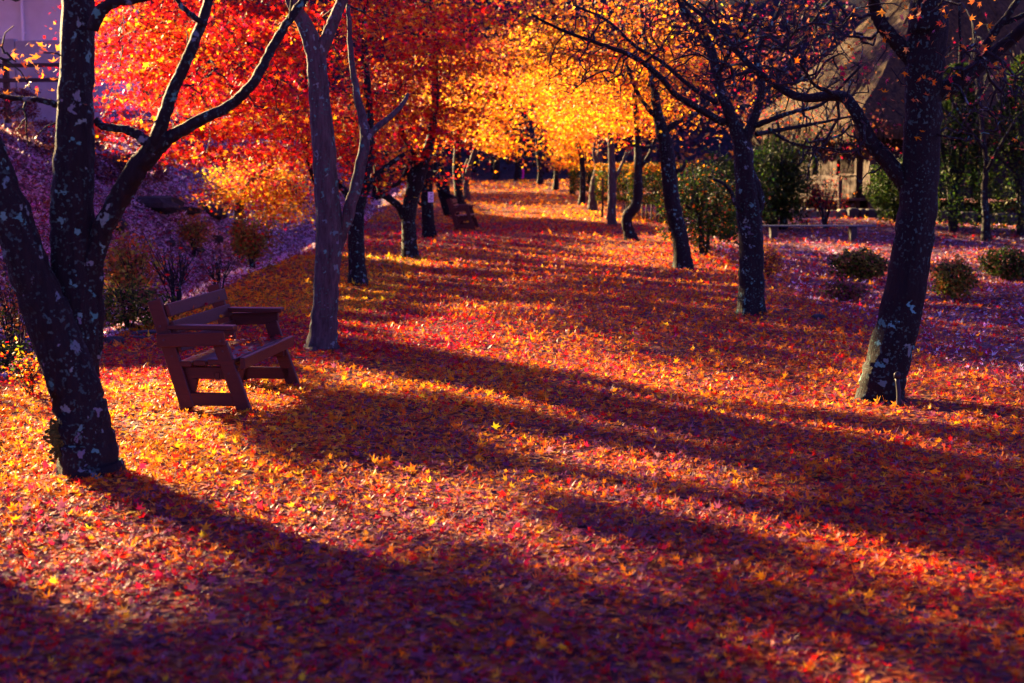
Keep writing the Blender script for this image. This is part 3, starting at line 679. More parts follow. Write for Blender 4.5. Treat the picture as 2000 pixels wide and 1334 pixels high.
tree('maple_tree', 'straight maple with a sun edged trunk and thin forked pole branch', (1196, 439),
  [[(1196, 442, 20), (1195, 415, 17), (1196, 380, 16), (1196, 340, 15), (1194, 300, 13), (1192, 260, 11), (1190, 190, 8)]],
  [[(1200, 350, 6), (1208, 335, 6), (1216, 318, 5), (1226, 302, 4), (1240, 290, 3)], [(1215, 320, 4), (1220, 305, 4), (1226, 292, 3)]],
  crown=[(1200, 230, 0, 60, 50, 1.6, 40), (1150, 215, .4, 60, 50, 1.6, 34), (1200, 130, .5, 90, 60, 2, 30)],
  leaf=dict(n=30, size=.085, mix=YEL, alt=[ORG, RED], alt_p=.5, spread=.5, tm=T3), seed=15, mats=(M_BARKP, M_TWIG))
tree('maple_tree', 'pale slender maple leaning right with a split top', (1158, 411),
  [[(1157, 413, 20), (1158, 390, 16), (1161, 360, 16), (1167, 335, 15), (1170, 315, 12), (1172, 285, 8), (1176, 240, 6)]],
  [[(1166, 325, 8), (1160, 300, 7), (1162, 275, 6), (1166, 250, 4)]],
  crown=[(1150, 230, 0, 60, 50, 1.6, 40), (1100, 225, .4, 50, 45, 1.6, 30), (1130, 150, .5, 90, 60, 2, 30)],
  leaf=dict(n=30, size=.09, mix=YEL, alt=[ORG], alt_p=.5, spread=.5, tm=T3), seed=16, mats=(M_BARKP, M_TWIG))
tree('maple_tree', 'dark maple with a sunlit edge and branch leaning toward the path', (1136, 400),
  [[(1135, 402, 15), (1138, 375, 12), (1138, 340, 11), (1136, 305, 10), (1128, 280, 8), (1118, 255, 6), (1108, 220, 4)]],
  crown=[(1108, 245, 0, 44, 38, 1.6, 36), (1080, 185, .4, 60, 36, 1.8, 30), (1116, 300, .5, 28, 20, 1.0, 12)],
  leaf=dict(n=30, size=.10, mix=YEL, alt=[ORG], alt_p=.4, spread=.40, tm=T3), seed=17)
tree('maple_tree', 'short dark maple forking low under yellow foliage', (1117, 381),
  [[(1118, 383, 12), (1117, 360, 9), (1115, 335, 9), (1113, 310, 8), (1104, 290, 6), (1096, 265, 4)]],
  [[(1116, 325, 5), (1124, 312, 5), (1130, 300, 4)]],
  crown=[(1108, 280, 0, 28, 30, 1.4, 34), (1095, 215, .5, 40, 30, 1.8, 22), (1106, 312, 0, 18, 14, 1.0, 10)],
  leaf=dict(n=30, size=.11, mix=YEL, alt=[ORG], alt_p=.4, spread=.38, tm=T3), seed=18)
# dark trees closing the far end
far_tr = [((1085, 371), 10, 'dark trunk at the far right edge of the path under yellow leaves', 2), ((1054, 360), 9, 'slim dark trunk standing at the end of the avenue beyond the last maples', -3), ((1010, 351), 11, 'tallest dark trunk closing the far end of the avenue', 0), ((967, 350), 9, 'short dark trunk at the far end beside a small brown sign board', 1)]
for i, (bp, wd, lb, ln) in enumerate(far_tr):
    tree('maple_tree', lb, bp, [[(bp[0], bp[1]+2, wd+3), (bp[0]+1, bp[1]-25, wd), (bp[0]+ln, bp[1]-60, wd-1), (bp[0]+ln*2, bp[1]-110, wd-3), (bp[0]+ln*3, bp[1]-190, 4)]],
      [[(bp[0]+ln, bp[1]-62, 4), (bp[0]+14, bp[1]-95, 4), (bp[0]+26, bp[1]-140, 3)]],
      crown=[(bp[0]-5, 165, 0, 70, 30, 2.2, 18), (bp[0], 95, 1, 80, 55, 2.5, 24)], leaf=dict(n=26, size=.13, mix=YEL if i < 2 else BRN, alt=[ORG], alt_p=.4, spread=.55, tm=T3), seed=20+i, mats=(M_BARK2, M_TWIG), gaps=True)

tree('maple_tree', 'twiggy brown leaved maple between the house and the right row', (1530, 447),
  [[(1530, 450, 16), (1531, 420, 13), (1534, 380, 12), (1530, 330, 10), (1524, 280, 8), (1515, 220, 6), (1500, 120, 4)]],
  [[(1533, 370, 7), (1560, 320, 6, -.5), (1600, 260, 5, -1), (1640, 190, 4, -1.5)], [(1530, 340, 6), (1490, 290, 5, .5), (1450, 230, 4, 1)], [(1528, 320, 6), (1560, 240, 5, .4), (1590, 140, 4, .8)]],
  crown=[(1560, 130, -1, 170, 130, 2, 70), (1450, 150, 0, 100, 110, 2, 40), (1640, 250, -1.5, 90, 50, 1.4, 22)], leaf=dict(n=16, size=.07, mix=dict(B=3, T=1.5, C=1.4, V=2), alt=[ORG], alt_p=.12, spread=.5, tm=T3),
  bare_pts=[(1580, 150, -1, 170, 130, 1.6, 120), (1640, 290, -2, 110, 40, 1, 40)], seed=26, mats=(M_BARK2, M_TWIG))
tree('maple_tree', 'twig veiled maple standing between the two conifers at the right', (1925, 470),
  [[(1925, 474, 18), (1926, 430, 15), (1922, 380, 13), (1926, 320, 11), (1918, 250, 9), (1910, 150, 6), (1900, 40, 4)]],
  [[(1924, 340, 8), (1950, 290, 6, -.4), (1985, 230, 5, -.8)], [(1921, 290, 7), (1885, 240, 6, -.4), (1850, 180, 5, -.8), (1820, 130, 4, -1)]],
  crown=[(1900, 170, -.5, 120, 120, 1.4, 34)], leaf=dict(n=8, size=.06, mix=dict(B=3, T=2, C=1.4, V=2), spread=.4, tm=T5),
  bare_pts=[(1900, 180, -.5, 130, 140, 1.4, 150), (1900, 250, -1, 110, 50, 1, 50)], seed=27, mats=(M_BARK2, M_TWIG))
# trees of the left bank ------------------------------------------------
def spray_points(n, xr, yr, box, dr, seed):
    """spray centres inside a crown's outline whose shadows fall on shaded ground"""
    g = np.random.default_rng(seed); out = []; Sv = np.array(S)/math.cos(SUN_EL); tries = 0
    while len(out) < n and tries < 40000:
        tries += 1; x, y = g.uniform(*xr), g.uniform(*yr); p = np.array([x, y, float(gz(x, y))])
        if is_lit(p[None])[0]: continue
        q = p+Sv*((g.uniform(*dr)-y)/Sv[1])
        a, b = pix(q[None])
        if box[0] < a[0] < box[2] and box[1] < b[0] < box[3]: out.append(q)
    return np.array(out)
tree('maple_tree', 'brilliant red maple spreading over the left bank', (646, 505),
  [[(646, 508, 34), (640, 450, 28), (632, 390, 22), (615, 340, 18), (602, 300, 16), (592, 262, 14), (572, 225, 12, -.3), (545, 180, 10, -.6), (510, 130, 8, -1), (470, 60, 6, -1.3)]],
  [[(592, 265, 9), (575, 270, 7, -.3), (545, 262, 6, -.6), (520, 255, 4, -1)],
   [(585, 250, 8), (592, 210, 7, -.2), (596, 160, 6, -.4), (590, 90, 5, -.6)],
   [(560, 205, 7, -.5), (500, 190, 6, -1.2), (430, 165, 5, -2), (350, 150, 4, -2.6), (270, 150, 3, -3)],
   [(520, 145, 6, -1), (470, 130, 5, -1.6), (400, 90, 4, -2.2), (300, 60, 3, -3)],
   [(540, 180, 6, -.7), (470, 220, 5, -1.6), (400, 225, 4, -2.2), (340, 240, 3, -2.6)]],
  crown=[(440, 120, -2.0, 170, 115, 1.6, 150), (290, 90, -3.0, 110, 100, 1.2, 80), (470, 260, -1.8, 130, 55, 1.2, 80), (380, 290, -2.4, 70, 28, .8, 22), (250, 210, -3.0, 60, 45, .8, 20), (560, 210, -.6, 70, 100, 1.2, 50), (400, -90, -2.2, 300, 100, 1.8, 80), (560, 40, -1, 80, 70, 1.2, 34), (230, 20, -3, 60, 60, 1, 20), (215, 255, -3, 26, 20, .4, 5), (278, 275, -3, 14, 22, .3, 4)],
  leaf=dict(n=54, size=.058, mix=RED, alt=[ORG, CRM], alt_p=.30, spread=.30, thick=.07), seed=31, mats=(M_BARK2, M_TWIG), gaps=.33, more=spray_points(150, (-1.2, 6), (10, 17), (190, -260, 620, 310), (17.5, 23), 8))
tree('maple_tree', 'low drooping orange and crimson maple below the red one on the left bank', (465, 500),
  [[(465, 505, 22), (466, 470, 22), (467, 440, 20), (468, 405, 18), (476, 375, 12), (500, 345, 9), (530, 322, 7)]],
  [[(474, 385, 7), (455, 372, 5), (430, 370, 4), (400, 372, 3)], [(500, 345, 6), (545, 350, 5), (580, 370, 4)]],
  crown=[(540, 360, 0, 75, 45, 1.2, 80), (440, 370, -.3, 60, 22, .9, 30), (555, 420, 0, 50, 28, .8, 30), (500, 330, 0, 90, 20, 1, 26)],
  leaf=dict(n=46, size=.060, mix=dict(T=2, Y=4, K=1.2, O=1), alt=[CRM], alt_p=.34, spread=.26, thick=.14, tm=T5), seed=32, mats=(M_BARKP, M_TWIG), gaps=False)
for i, (px, d, lb) in enumerate([(735, 57, 'added russet maple far back on the left bank, hidden, shading the far path'), (800, 66, 'farthest added russet maple on the left bank, hidden, shading the far path')]):  # two hidden maples added to shade the far path
    x = W(px, 330, d)[0]; py = float(pix(np.array([[x, d, gz(x, d)]]))[1][0]); s_ = F/d
    tree('maple_tree', lb, (px, py), [[(px, py+3, .42*s_), (px+2, py-1.2*s_, .3*s_), (px-2, py-2.6*s_, .22*s_), (px+3, py-4.4*s_, .12*s_)]],
      [[(px, py-1.4*s_, .16*s_), (px+1.2*s_, py-2.6*s_, .1*s_)], [(px, py-1.7*s_, .16*s_), (px-1.2*s_, py-2.8*s_, .1*s_)]],
      crown=[(px, py-3.4*s_, 0, 3.6*s_, 2.0*s_, 3.4, 90)], leaf=dict(n=34, size=.12, mix=BRN, alt=[ORG], alt_p=.3, spread=.5, thick=.16, tm=T3), d=d, seed=34+i, group='added maples shading the far path', mats=(M_BARK2, M_TWIG))
# unseen maples added to cast the avenue's shade; crowns shaped to block the sun
LITVOL = [(W(px, py, d), np.array([rx/F*d, rd, ry/F*d])) for px, py, d, rx, ry, rd in [
  (400, 150, 20, 210, 170, 2.2), (480, 270, 21, 120, 70, 1.5), (250, 200, 19.5, 70, 100, 1.2), (560, 240, 23, 60, 90, 1.2), (680, 270, 21, 60, 90, 1.2),
  (1110, 260, 46, 110, 45, 7), (1200, 250, 36, 70, 60, 4), (930, 270, 44, 80, 50, 6),
  (1640, 350, 46, 50, 60, 1.5), (860, 290, 34, 60, 40, 3), (1290, 390, 41.5, 70, 55, 1.5), (1222, 390, 43.5, 50, 55, 1.5), (1380, 400, 28, 40, 60, 1), (545, 370, 30, 70, 60, 1.5)]]
def in_litvol(P):
    k = np.zeros(len(P), bool); D = -np.array(S)
    for c, r in LITVOL:
        v = (P-c)/r; dd = D/r; s_ = np.clip(-(v@dd)/(dd@dd), 0, None); k |= np.linalg.norm(v+s_[:, None]*dd, axis=1) < 1
    return k
def shade_tree_points():
    """leaf spray centres whose shadows fall on the shaded ground and crowns, high enough to hang out of the frame"""
    g = np.random.default_rng(5); Sv = np.array(S); T = []
    while len(T) < 2500:
        x, y = g.uniform(-4.2, 7), g.uniform(3.8, 34)
        p = np.array([x, y, float(gz(x, y))]); px = pix(p[None])[0][0]
        if px < -150 or px > 2150 or is_lit(p[None])[0]: continue
        T.append(p)
    while len(T) < 3300:
        x, y = g.uniform(-3.8, 4.5), g.uniform(33, 64); p = np.array([x, y, float(gz(x, y))])
        if is_lit(p[None])[0]: continue
        T.append(p)
    for (px, py, d, rx, ry, rd, n) in [(820, 80, 24, 170, 180, 3, 330), (1200, 40, 17, 260, 150, 2, 220), (1450, 80, 15, 240, 200, 2, 200), (1650, 250, 11, 250, 300, 1, 160), (1040, 90, 30, 150, 90, 4, 160), (1760, 350, 10.5, 120, 350, .6, 100), (1460, 400, 16.6, 60, 200, .5, 60), (1830, 110, 46, 150, 130, 3, 120), (1700, 130, 46, 120, 110, 3, 60), (1550, 100, 40, 150, 130, 3, 90)]:
        c = W(px, py, d); T += list(crown_points([(c, (rx/F*d, rd, ry/F*d), n)], g))
    out = []
    for p in T:
        for _ in range(40):
            t = g.uniform(15, 42); q = p+Sv*t/math.cos(SUN_EL)
            x, y = pix(q[None])
            if (x[0] > -90 and y[0] > -70) or q[2] < gz(q[0], q[1])+1.4 or q[2] > 14.5 or q[1] > 84: continue
            out.append(q); break
    out = np.array(out); return out[~in_litvol(out)]
SH = shade_tree_points()
SHT = [(-12.5, 15.5), (-15.5, 20.5), (-18., 26.), (-19.5, 32.), (-20.5, 38.), (-21.5, 45.), (-22.5, 52.), (-24.5, 60.), (-27., 70.)]
near_ = np.argmin(np.stack([np.hypot(SH[:, 0]-a, SH[:, 1]-b) for a, b in SHT]), 0)
for i, (x, y) in enumerate(SHT):
    pts = SH[near_ == i]
    if len(pts) < 3: continue
    b = np.array([x, y, float(gz(x, y))]); g = np.random.default_rng(400+i)
    root = empty('maple_tree', tuple(b), 'added maple beyond the left edge of the view, crown shaped to cast shade', 'tree', 'added shade maples beyond the left edge')
    top = max(4.2, float(pts[:, 2].mean()-b[2]+.8)); sk = Skel(); sk.ok = []
    P = spline([b+[0, 0, -.15], b+[.08, 0, .8], b+[-.1, .05, 1.7], b+[.1, 0, 2.8], b+[0, 0, top]], 26); rr_ = np.interp(np.linspace(0, 1, 26), [0, .12, .5, 1], [.2, .13, .10, .03])
    MB().tube(P, rr_, 12, True, .06, i, .25).obj('trunk', M_BARK2, root, b, True); sk.path(P, rr_); sk.ok += [q > .3 for q in np.linspace(0, 1, 26)]
    A, chains, rad = grow(sk, pts[::3], g, sag=.1, jitter=.08); mb = MB()
    for c in chains:
        q = rad[c].copy(); q[0] = min(q[0], q[1]*1.25); mb.tube(A[c], q, 5, False)
    tag(mb.obj('twigs', M_TWIG, root, b, True), kind='stuff')
    N = len(pts)*40; ci = np.repeat(np.arange(len(pts)), 40); P = pts[ci]+g.standard_normal((N, 3))*np.array([.34, .34, .10])
    P = P[~((in_gap(P) | in_litvol(P)) & (g.random(N) < .985))]; N = len(P)
    tag(leaves('crown', P, rand_frames(N, 8, 75, g), .112*g.uniform(.7, 1.15, N), pick(N, dict(B=3, T=1, V=1.5, C=1), g), TQ, M_SHADELEAF, root, b, g.normal(-.1, .25, N)), kind='stuff')

# ------------------------------------------------------------------ benches
def boards_bench(name, label, loc, rz):
    root = empty(name, loc, label, 'bench', 'red brown wooden benches along the avenue', rz); L = 1.26; th = .042
    def part(nm, a, b_, wd, t=th, up=(0, 0, 1), m=M_BENCH):
        return MB().beam(a, b_, wd, t, up, .006).obj(nm, m, root)
    for fy in (0, L):
        s = 1 if fy == 0 else -1
        part('back_post', (-.145, fy, .80), (.085, fy, .02), .105, th)
        part('rear_leg', (.105, fy+s*.045, .24), (.035, fy+s*.045, -.03), .10, th)
        part('front_leg', (.335, fy, .50), (.52, fy, -.03), .105, th)
        part('arm_rail', (-.115, fy-s*.044, .515), (.385, fy-s*.044, .535), .10, .04)
        part('armrest', (-.045, fy+s*.025, .605), (.44, fy+s*.025, .605), .034, .105)
        part('stretcher', (.09, fy+s*.003, .09), (.48, fy+s*.003, .09), .095, .036)
        part('seat_bearer', (.03, fy+s*.044, .275), (.45, fy+s*.044, .275), .09, .04)
    for q in range(4):
        x = .075+.108*q
        part('seat_slat', (x, -.02, .343+.008*q), (x, L+.02, .343+.008*q), .04, .096)
    part('front_board', (.50, -.015, .352), (.50, L+.015, .352), .085, .036)
    for q, h in enumerate((.47, .60, .725)):
        x = -.145+(.80-h)/.78*.23+.072
        part('back_slat', (x, .0, h), (x, L, h), .095, .03, (-.28, 0, 1))
    part('leg_tie', (.30, .02, .255), (.30, L-.02, .255), .06, .04)
    # bolt heads on the near frame
    for (x, z) in [(-.085, .62), (-.02, .40), (.36, .44), (.40, .28), (.36, .52), (-.06, .52)]:
        MB().tube([(x, -.075 if z > .5 else -.024, z), (x, -.066 if z > .5 else -.018, z)], [.008, .008], 8).obj('bolt', M_WIRE, root)
    return root
pb = G(346, 803); bench = boards_bench('park_bench', 'red brown wooden bench with armrests in the foreground, leaves on its seat', (pb[0], pb[1], float(gz(pb[0], pb[1]+.5))), math.radians(-6)); bench.scale = (.95, 1.03, .965)
p2 = G(887, 450); boards_bench('park_bench', 'distant red brown wooden bench in the shade beside the notice tree', (p2[0], p2[1], float(gz(p2[0], p2[1]+.5))), math.radians(-3))
bm = Matrix.LocRotScale(Vector((pb[0], pb[1], float(gz(pb[0], pb[1]+.5)))), Matrix.Rotation(math.radians(-6), 3, 'Z'), Vector((.95, 1.03, .965)))
for i in range(115):
    q = bm @ Vector((rng.uniform(.04, .46), rng.uniform(.08, 1.2), .372+.02*rng.random()+.01))
    kk = rng.choice(['C', 'R', 'O', 'B'], p=[.22, .42, .28, .08]); nm = {'C': 'dull crimson', 'R': 'bright red', 'O': 'bright orange', 'B': 'brown'}[kk]
    single_leaf(q, kk, f'{nm} maple leaf resting on the seat of the foreground bench', f'{nm} leaves on the bench seat', (2, 30))
for (yb, zb, kk) in [(1.22, .80, 'O'), (1.2, .805, 'R')]:
    q = bm @ Vector((-.125, yb, zb+.03)); single_leaf(q, kk, ('orange' if kk == 'O' else 'red')+' maple leaf caught on top of the far post of the foreground bench', None)
for (yb, h, kk, nm) in [(.45, .70, 'O', 'orange leaf stuck high on the middle of the bench back'), (1.05, .71, 'Y', 'yellow leaf stuck on the bench back by its far post'), (.72, .70, 'C', 'crimson leaf stuck on the upper bench back slat'), (.95, .58, 'Y', 'yellow leaf stuck on the second bench back slat')]:
    x = -.145+(.80-h)/.78*.23+.095; q = bm @ Vector((x, yb, h)); o = single_leaf(q, kk, nm, None); o.rotation_euler = (0, math.radians(72), rng.uniform(0, 6)); o.scale = (.8, .8, .8)

# ------------------------------------------------------------------ notice, stake, markers
tb = G(839, 464); c0 = W(841.5, 385, tb[1]-.16)
ns = empty('notice_sheet', tuple(c0), 'white notice sheet tied round a dark trunk by the far bench', 'notice')
MB().box((0, 0, 0), (.13, .004, .24), None, 0).obj('paper', M_PAPER, ns)
mk = MB()
for (x, z, wx, wz, rot) in [(.005, .095, .05, .010, 0), (.0, .03, .012, .04, 20), (.02, .005, .04, .012, -25), (-.01, -.02, .012, .035, -30), (.035, .035, .012, .025, 0), (-.03, -.035, .014, .016, 0), (.01, -.055, .085, .012, 6), (.0, -.085, .06, .006, 0), (.005, .08, .06, .006, 0)]:
    a = math.radians(rot); R = np.array([[math.cos(a), 0, -math.sin(a)], [0, 1, 0], [math.sin(a), 0, math.cos(a)]])
    mk.box((x, -.004, z), (wx, .002, wz), R)
mk.obj('printed_mark', M_INK, ns)
for zz_ in (.13, -.14):
    th = np.linspace(0, 2*math.pi, 26); rr_ = 23/2/F*tb[1]+.012
    cx_ = W(835, 385, tb[1])[0]-c0[0]
    MB().tube(np.stack([cx_+rr_*np.cos(th), .16+rr_*np.sin(th), zz_+.01*np.sin(th)], 1), np.full(26, .005), 5, False).obj('tie_wire', M_WIRE, ns)
sb = G(1755, 797); st = empty('stake', tuple(sb), 'short black rubber capped stake leaning on the nearest dark trunk', 'stake')
t0, t1 = np.array([0, 0, -.05]), W(1752, 738, sb[1]+.05)-sb
MB().tube(spline([t0, t1*.5+np.array([.006, 0, 0]), t1], 8), [.017]*8, 10).obj('shaft', M_RUBBER, st, None, True)
MB().tube([t1-.002, t1+np.array([0, 0, .03]), t1+np.array([0, 0, .045])], [.025, .025, .012], 10).obj('cap', M_RUBBER, st, None, True)
pm = G(1021, 349); tag(MB().tube([(0, 0, 0), (.02, 0, .25), (.0, 0, .5)], [.05, .05, .045], 6).obj('marker_stake', M_PINK), 'small pink marker stake at the dark end of the avenue', 'marker').location = pm
ps = G(974, 347); sg = empty('sign_board', tuple(ps), 'small brown sign board on a post at the far end of the avenue', 'sign')
MB().beam((0, 0, -.05), (0, 0, 1.0), .09, .09, (0, 1, 0)).obj('post', M_PLANKD, sg); MB().box((0, -.08, .98), (.62, .05, .17), None, .01).obj('board', M_PLANK, sg)
# slim stake beside the far right trees
pk = G(1176, 424); tag(MB().tube(spline([(0, 0, -.05), (.02, 0, .5), (.01, 0, 1.15)], 6), [.035, .03, .03, .03, .028, .025], 7).obj('support_stake', M_PLANK, None, None, True), 'slim pale wooden stake between pale trunks on the right row', 'stake').location = pk

# ------------------------------------------------------------------ rocks
def rock(p, size, label, seed, m=M_ROCK, group=None):
    g = np.random.default_rng(seed); n, k = 7, 10; V = []
    for i in range(1, n):
        th = math.pi*i/n
        for j in range(k):
            ph = 2*math.pi*j/k; r = 1+.22*g.standard_normal()*.7+.18*math.sin(2*ph+seed)
            V.append((math.sin(th)*math.cos(ph)*r, math.sin(th)*math.sin(ph)*r, math.cos(th)*(1+.1*g.standard_normal())))
    V += [(0, 0, 1), (0, 0, -1)]; V = np.clip(np.array(V), -1, .85)*np.array(size)
    fs = []
    for i in range(n-2):
        for j in range(k): jj = (j+1) % k; fs.append((i*k+j, i*k+k+j, i*k+k+jj, i*k+jj))
    t, b_ = len(V)-2, len(V)-1
    for j in range(k): jj = (j+1) % k; fs.append((t, j, jj)); fs.append((b_, (n-2)*k+jj, (n-2)*k+j))
    o = MB().add(V, fs).obj('rock', m); o.location = p; tag(o, label, 'rock', group); return o
for i, (px, py, sx, sz, lb) in enumerate([
  (1598, 625, .10, .06, 'small dark mossy rock on the verge right of the lichen spotted maple'), (1530, 608, .12, .03, 'flat low stone half buried beside the lichen spotted maple'),
  (1948, 718, .06, .03, 'small dark stone in the thin grass at the far right'), (1835, 730, .06, .02, 'small flat stone right of the leaning dark trunk'), (1885, 733, .05, .02, 'pebble sized grey stone in the leaves right of the leaning dark trunk'),
  (1715, 787, .06, .03, 'flat stone at the foot of the leaning dark trunk'), (425, 470, .16, .11, 'black angular rock on the leaf strewn left bank'), (332, 478, .14, .08, 'dark rounded rock low on the left bank'), (390, 490, .12, .06, 'flat dark stone by the bare shrub on the left bank'),
  (222, 672, .11, .07, 'grey block stone on the crest behind the near bench'), (290, 655, .16, .05, 'flat grey stone on the crest behind the near bench'), (270, 664, .10, .04, 'small grey stone between the two crest stones'), (587, 704, .06, .03, 'dark stone between bench and grey forked trunk'),
  (250, 330, .55, .28, 'long mossy boulder high on the left bank'), (305, 405, .62, .22, 'long dark rock ledge across the left bank'), (410, 415, .5, .26, 'dark overhanging rock beside the drooping orange maple'), (360, 415, .4, .12, 'low dark rock between the two ledges on the left bank'), (215, 440, .36, .14, 'brown rock behind the splayed maple on the left bank'), (460, 395, .26, .12, 'small rock under the drooping orange foliage')]):
    p = G(px, py); rock((p[0], p[1], p[2]+sz*.25), (sx, sx*.75, sz), lb, 60+i)

# ------------------------------------------------------------------ shrubs and hedges
def shrub(name, label, px, py, rx, h, mix, nleaf, size, seed, kind='shrub', group=None, nst=7, shape='dome', d=None, tilt=(5, 80), tm=TQ, stem_r=.012, mat_=M_GREEN, top=None):
    g = np.random.default_rng(seed); b = G(px, py) if d is None else np.array([W(px, py, d)[0], d, 0])
    b[2] = gz(b[0], b[1]); root = empty(name, tuple(b), label, kind, group)
    mb = MB(); tipsL = []
    for i in range(nst):
        a = g.uniform(0, 6.28); e = np.array([math.cos(a)*rx*.75*g.uniform(.3, 1), math.sin(a)*rx*.7*g.uniform(.3, 1), h*g.uniform(.6, .95)])
        Q = spline([np.array([e[0]*.08, e[1]*.08, -.06]), e*np.array([.35, .35, .45]), e], 6)+g.normal(0, .012, (6, 3)); mb.tube(Q, np.linspace(stem_r, stem_r*.35, 6), 5, False)
        for q in range(3):
            e2 = Q[3]+(e-Q[3])*1.1+g.normal(0, .14, 3)*h; tipsL.append(e2); mb.tube(spline([Q[3], (Q[3]+e2)/2+g.normal(0, .02, 3), e2], 5), np.linspace(stem_r*.5, stem_r*.2, 5), 4, False)
    tag(mb.obj('stems', M_TWIG, root, None, True), kind='stuff')
    if nleaf:
        dv = g.standard_normal((nleaf, 3)); dv /= np.linalg.norm(dv, axis=1)[:, None]; r_ = g.uniform(.05, 1, nleaf)**(1/3.5)*(1+.10*np.sin(7*dv[:, 0]+5*dv[:, 1]+seed))
        if shape == 'dome':
            lump = 1+.16*np.sin(4*dv[:, 0]+seed)*np.sin(5*dv[:, 1]+2*seed)+.13*np.sin(9*dv[:, 0]+7*dv[:, 2]+seed)
            P = dv*(r_*lump)[:, None]*np.array([rx*1.15, rx, h*.46])+np.array([0, 0, h*.50])+g.normal(0, .018, (nleaf, 3))
        elif shape == 'loose':
            ti = g.integers(0, len(tipsL), nleaf); P = np.array(tipsL)[ti]*g.uniform(.55, 1.05, nleaf)[:, None]+g.normal(0, .085, (nleaf, 3))*np.array([1, 1, .8])*(h/.8)
        elif shape == 'cone':
            t = g.random(nleaf)**.8; a = g.uniform(0, 6.28, nleaf); lump = 1+.22*np.sin(5*a+9*t+seed)+.15*np.sin(23*t+2*a)
            rr_ = rx*np.clip((1-t)*1.15+.10, 0, 1)**.62*g.uniform(.6, 1, nleaf)**.5*lump; P = np.stack([np.cos(a)*rr_, np.sin(a)*rr_, h*(.03+.97*t)], 1)
        else: P = g.uniform(-1, 1, (nleaf, 3)); s_ = np.max(np.abs(P), axis=1); P = P/s_[:, None]*g.uniform(.55, 1, nleaf)[:, None]**.4*np.array([rx, rx*.6, h*.36])+np.array([0, 0, h*.64])+g.normal(0, .03, (nleaf, 3))
        P = P[P[:, 2] > .03]; N = len(P); C = pick(N, mix, g)
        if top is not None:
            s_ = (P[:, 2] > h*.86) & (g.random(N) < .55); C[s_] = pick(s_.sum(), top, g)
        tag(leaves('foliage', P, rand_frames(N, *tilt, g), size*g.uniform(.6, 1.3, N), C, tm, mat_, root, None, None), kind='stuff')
    return root
GRN = dict(G=5, H=2); RUS = dict(B=3, T=1.5, H=2, G=1)
shrub('azalea_shrub', 'round clipped azalea left of the leaning dark trunk', 1680, 548, .40, .52, dict(B=1.5, H=2, K=2, G=2), 4200, .030, 201, group='azaleas on the right bank')
shrub('azalea_shrub', 'small rusty tipped azalea right of the leaning dark trunk', 1862, 588, .26, .62, dict(T=1.4, K=3, H=3, G=1), 2600, .028, 202, group='azaleas on the right bank')
shrub('azalea_shrub', 'large dark round azalea at the right edge of the picture', 1965, 548, .40, .62, dict(G=4, H=2, B=1), 4400, .030, 203, group='azaleas on the right bank')
shrub('azalea_shrub', 'low russet shrub just right of the lichen spotted maple', 1500, 540, .22, .5, dict(B=3, T=2, Y=1, V=2), 1300, .028, 204, group='azaleas on the right bank')
shrub('azalea_shrub', 'sparse low shrub on the right bank below the round azalea', 1650, 590, .26, .30, dict(B=3, H=2, V=2), 1400, .026, 205, group='azaleas on the right bank')
shrub('maple_sapling', 'reddish leaved sapling in front of the wooden house', 1612, 446, .62, 1.35, dict(B=3, R=1.5, O=1.4, C=2), 760, .05, 206, tm=T5, mat_=M_LEAF, nst=9, shape='loose', stem_r=.03)
shrub('bush', 'small sunlit bush with red and yellow leaves behind the splayed maple', 60, 775, .20, .36, dict(Y=3, O=2, R=2, H=1), 420, .016, 207, mat_=M_LEAF, nst=9, shape='loose', stem_r=.008)
shrub('bush', 'dark green thicket behind the back of the near bench', 250, 640, .45, .55, dict(G=2, H=3, K=2, B=1), 3000, .026, 208, d=15.5)
shrub('bush', 'russet twiggy bush on the left bank beside the splayed maple', 262, 560, .62, 1.0, dict(B=1.5, K=4, T=2), 2400, .034, 209, nst=12, shape='loose', d=18.5)
shrub('bush', 'green and orange bush at the crest edge left of the forked trunk', 492, 548, .48, .80, dict(K=4, T=2.4, B=1, R=.5), 2800, .034, 210, nst=11, shape='loose', d=24)
shrub('bush', 'sparse yellowing shrub in the middle of the left bank', 380, 500, .42, .75, dict(K=3, T=3, B=1), 1300, .034, 211, nst=12, shape='loose')
shrub('bush', 'thin bare shrub standing behind the near bench', 345, 590, .4, .85, dict(B=2, R=1), 90, .03, 212, nst=13, shape='loose', d=16.5)
shrub('bush', 'bare branching shrub left of the splayed maple', 30, 640, .5, 1.0, dict(B=3, T=2, H=1.5), 900, .026, 213, nst=12, shape='loose', d=14.5)
shrub('bush', 'bare twig tangle between bench and left bank', 430, 585, .3, .6, dict(B=2, R=1), 60, .03, 214, nst=9, shape='loose', d=18.5)
shrub('bush', 'green weedy clump at the far left edge', 10, 745, .3, .3, dict(G=3, H=2), 900, .022, 215, d=12)
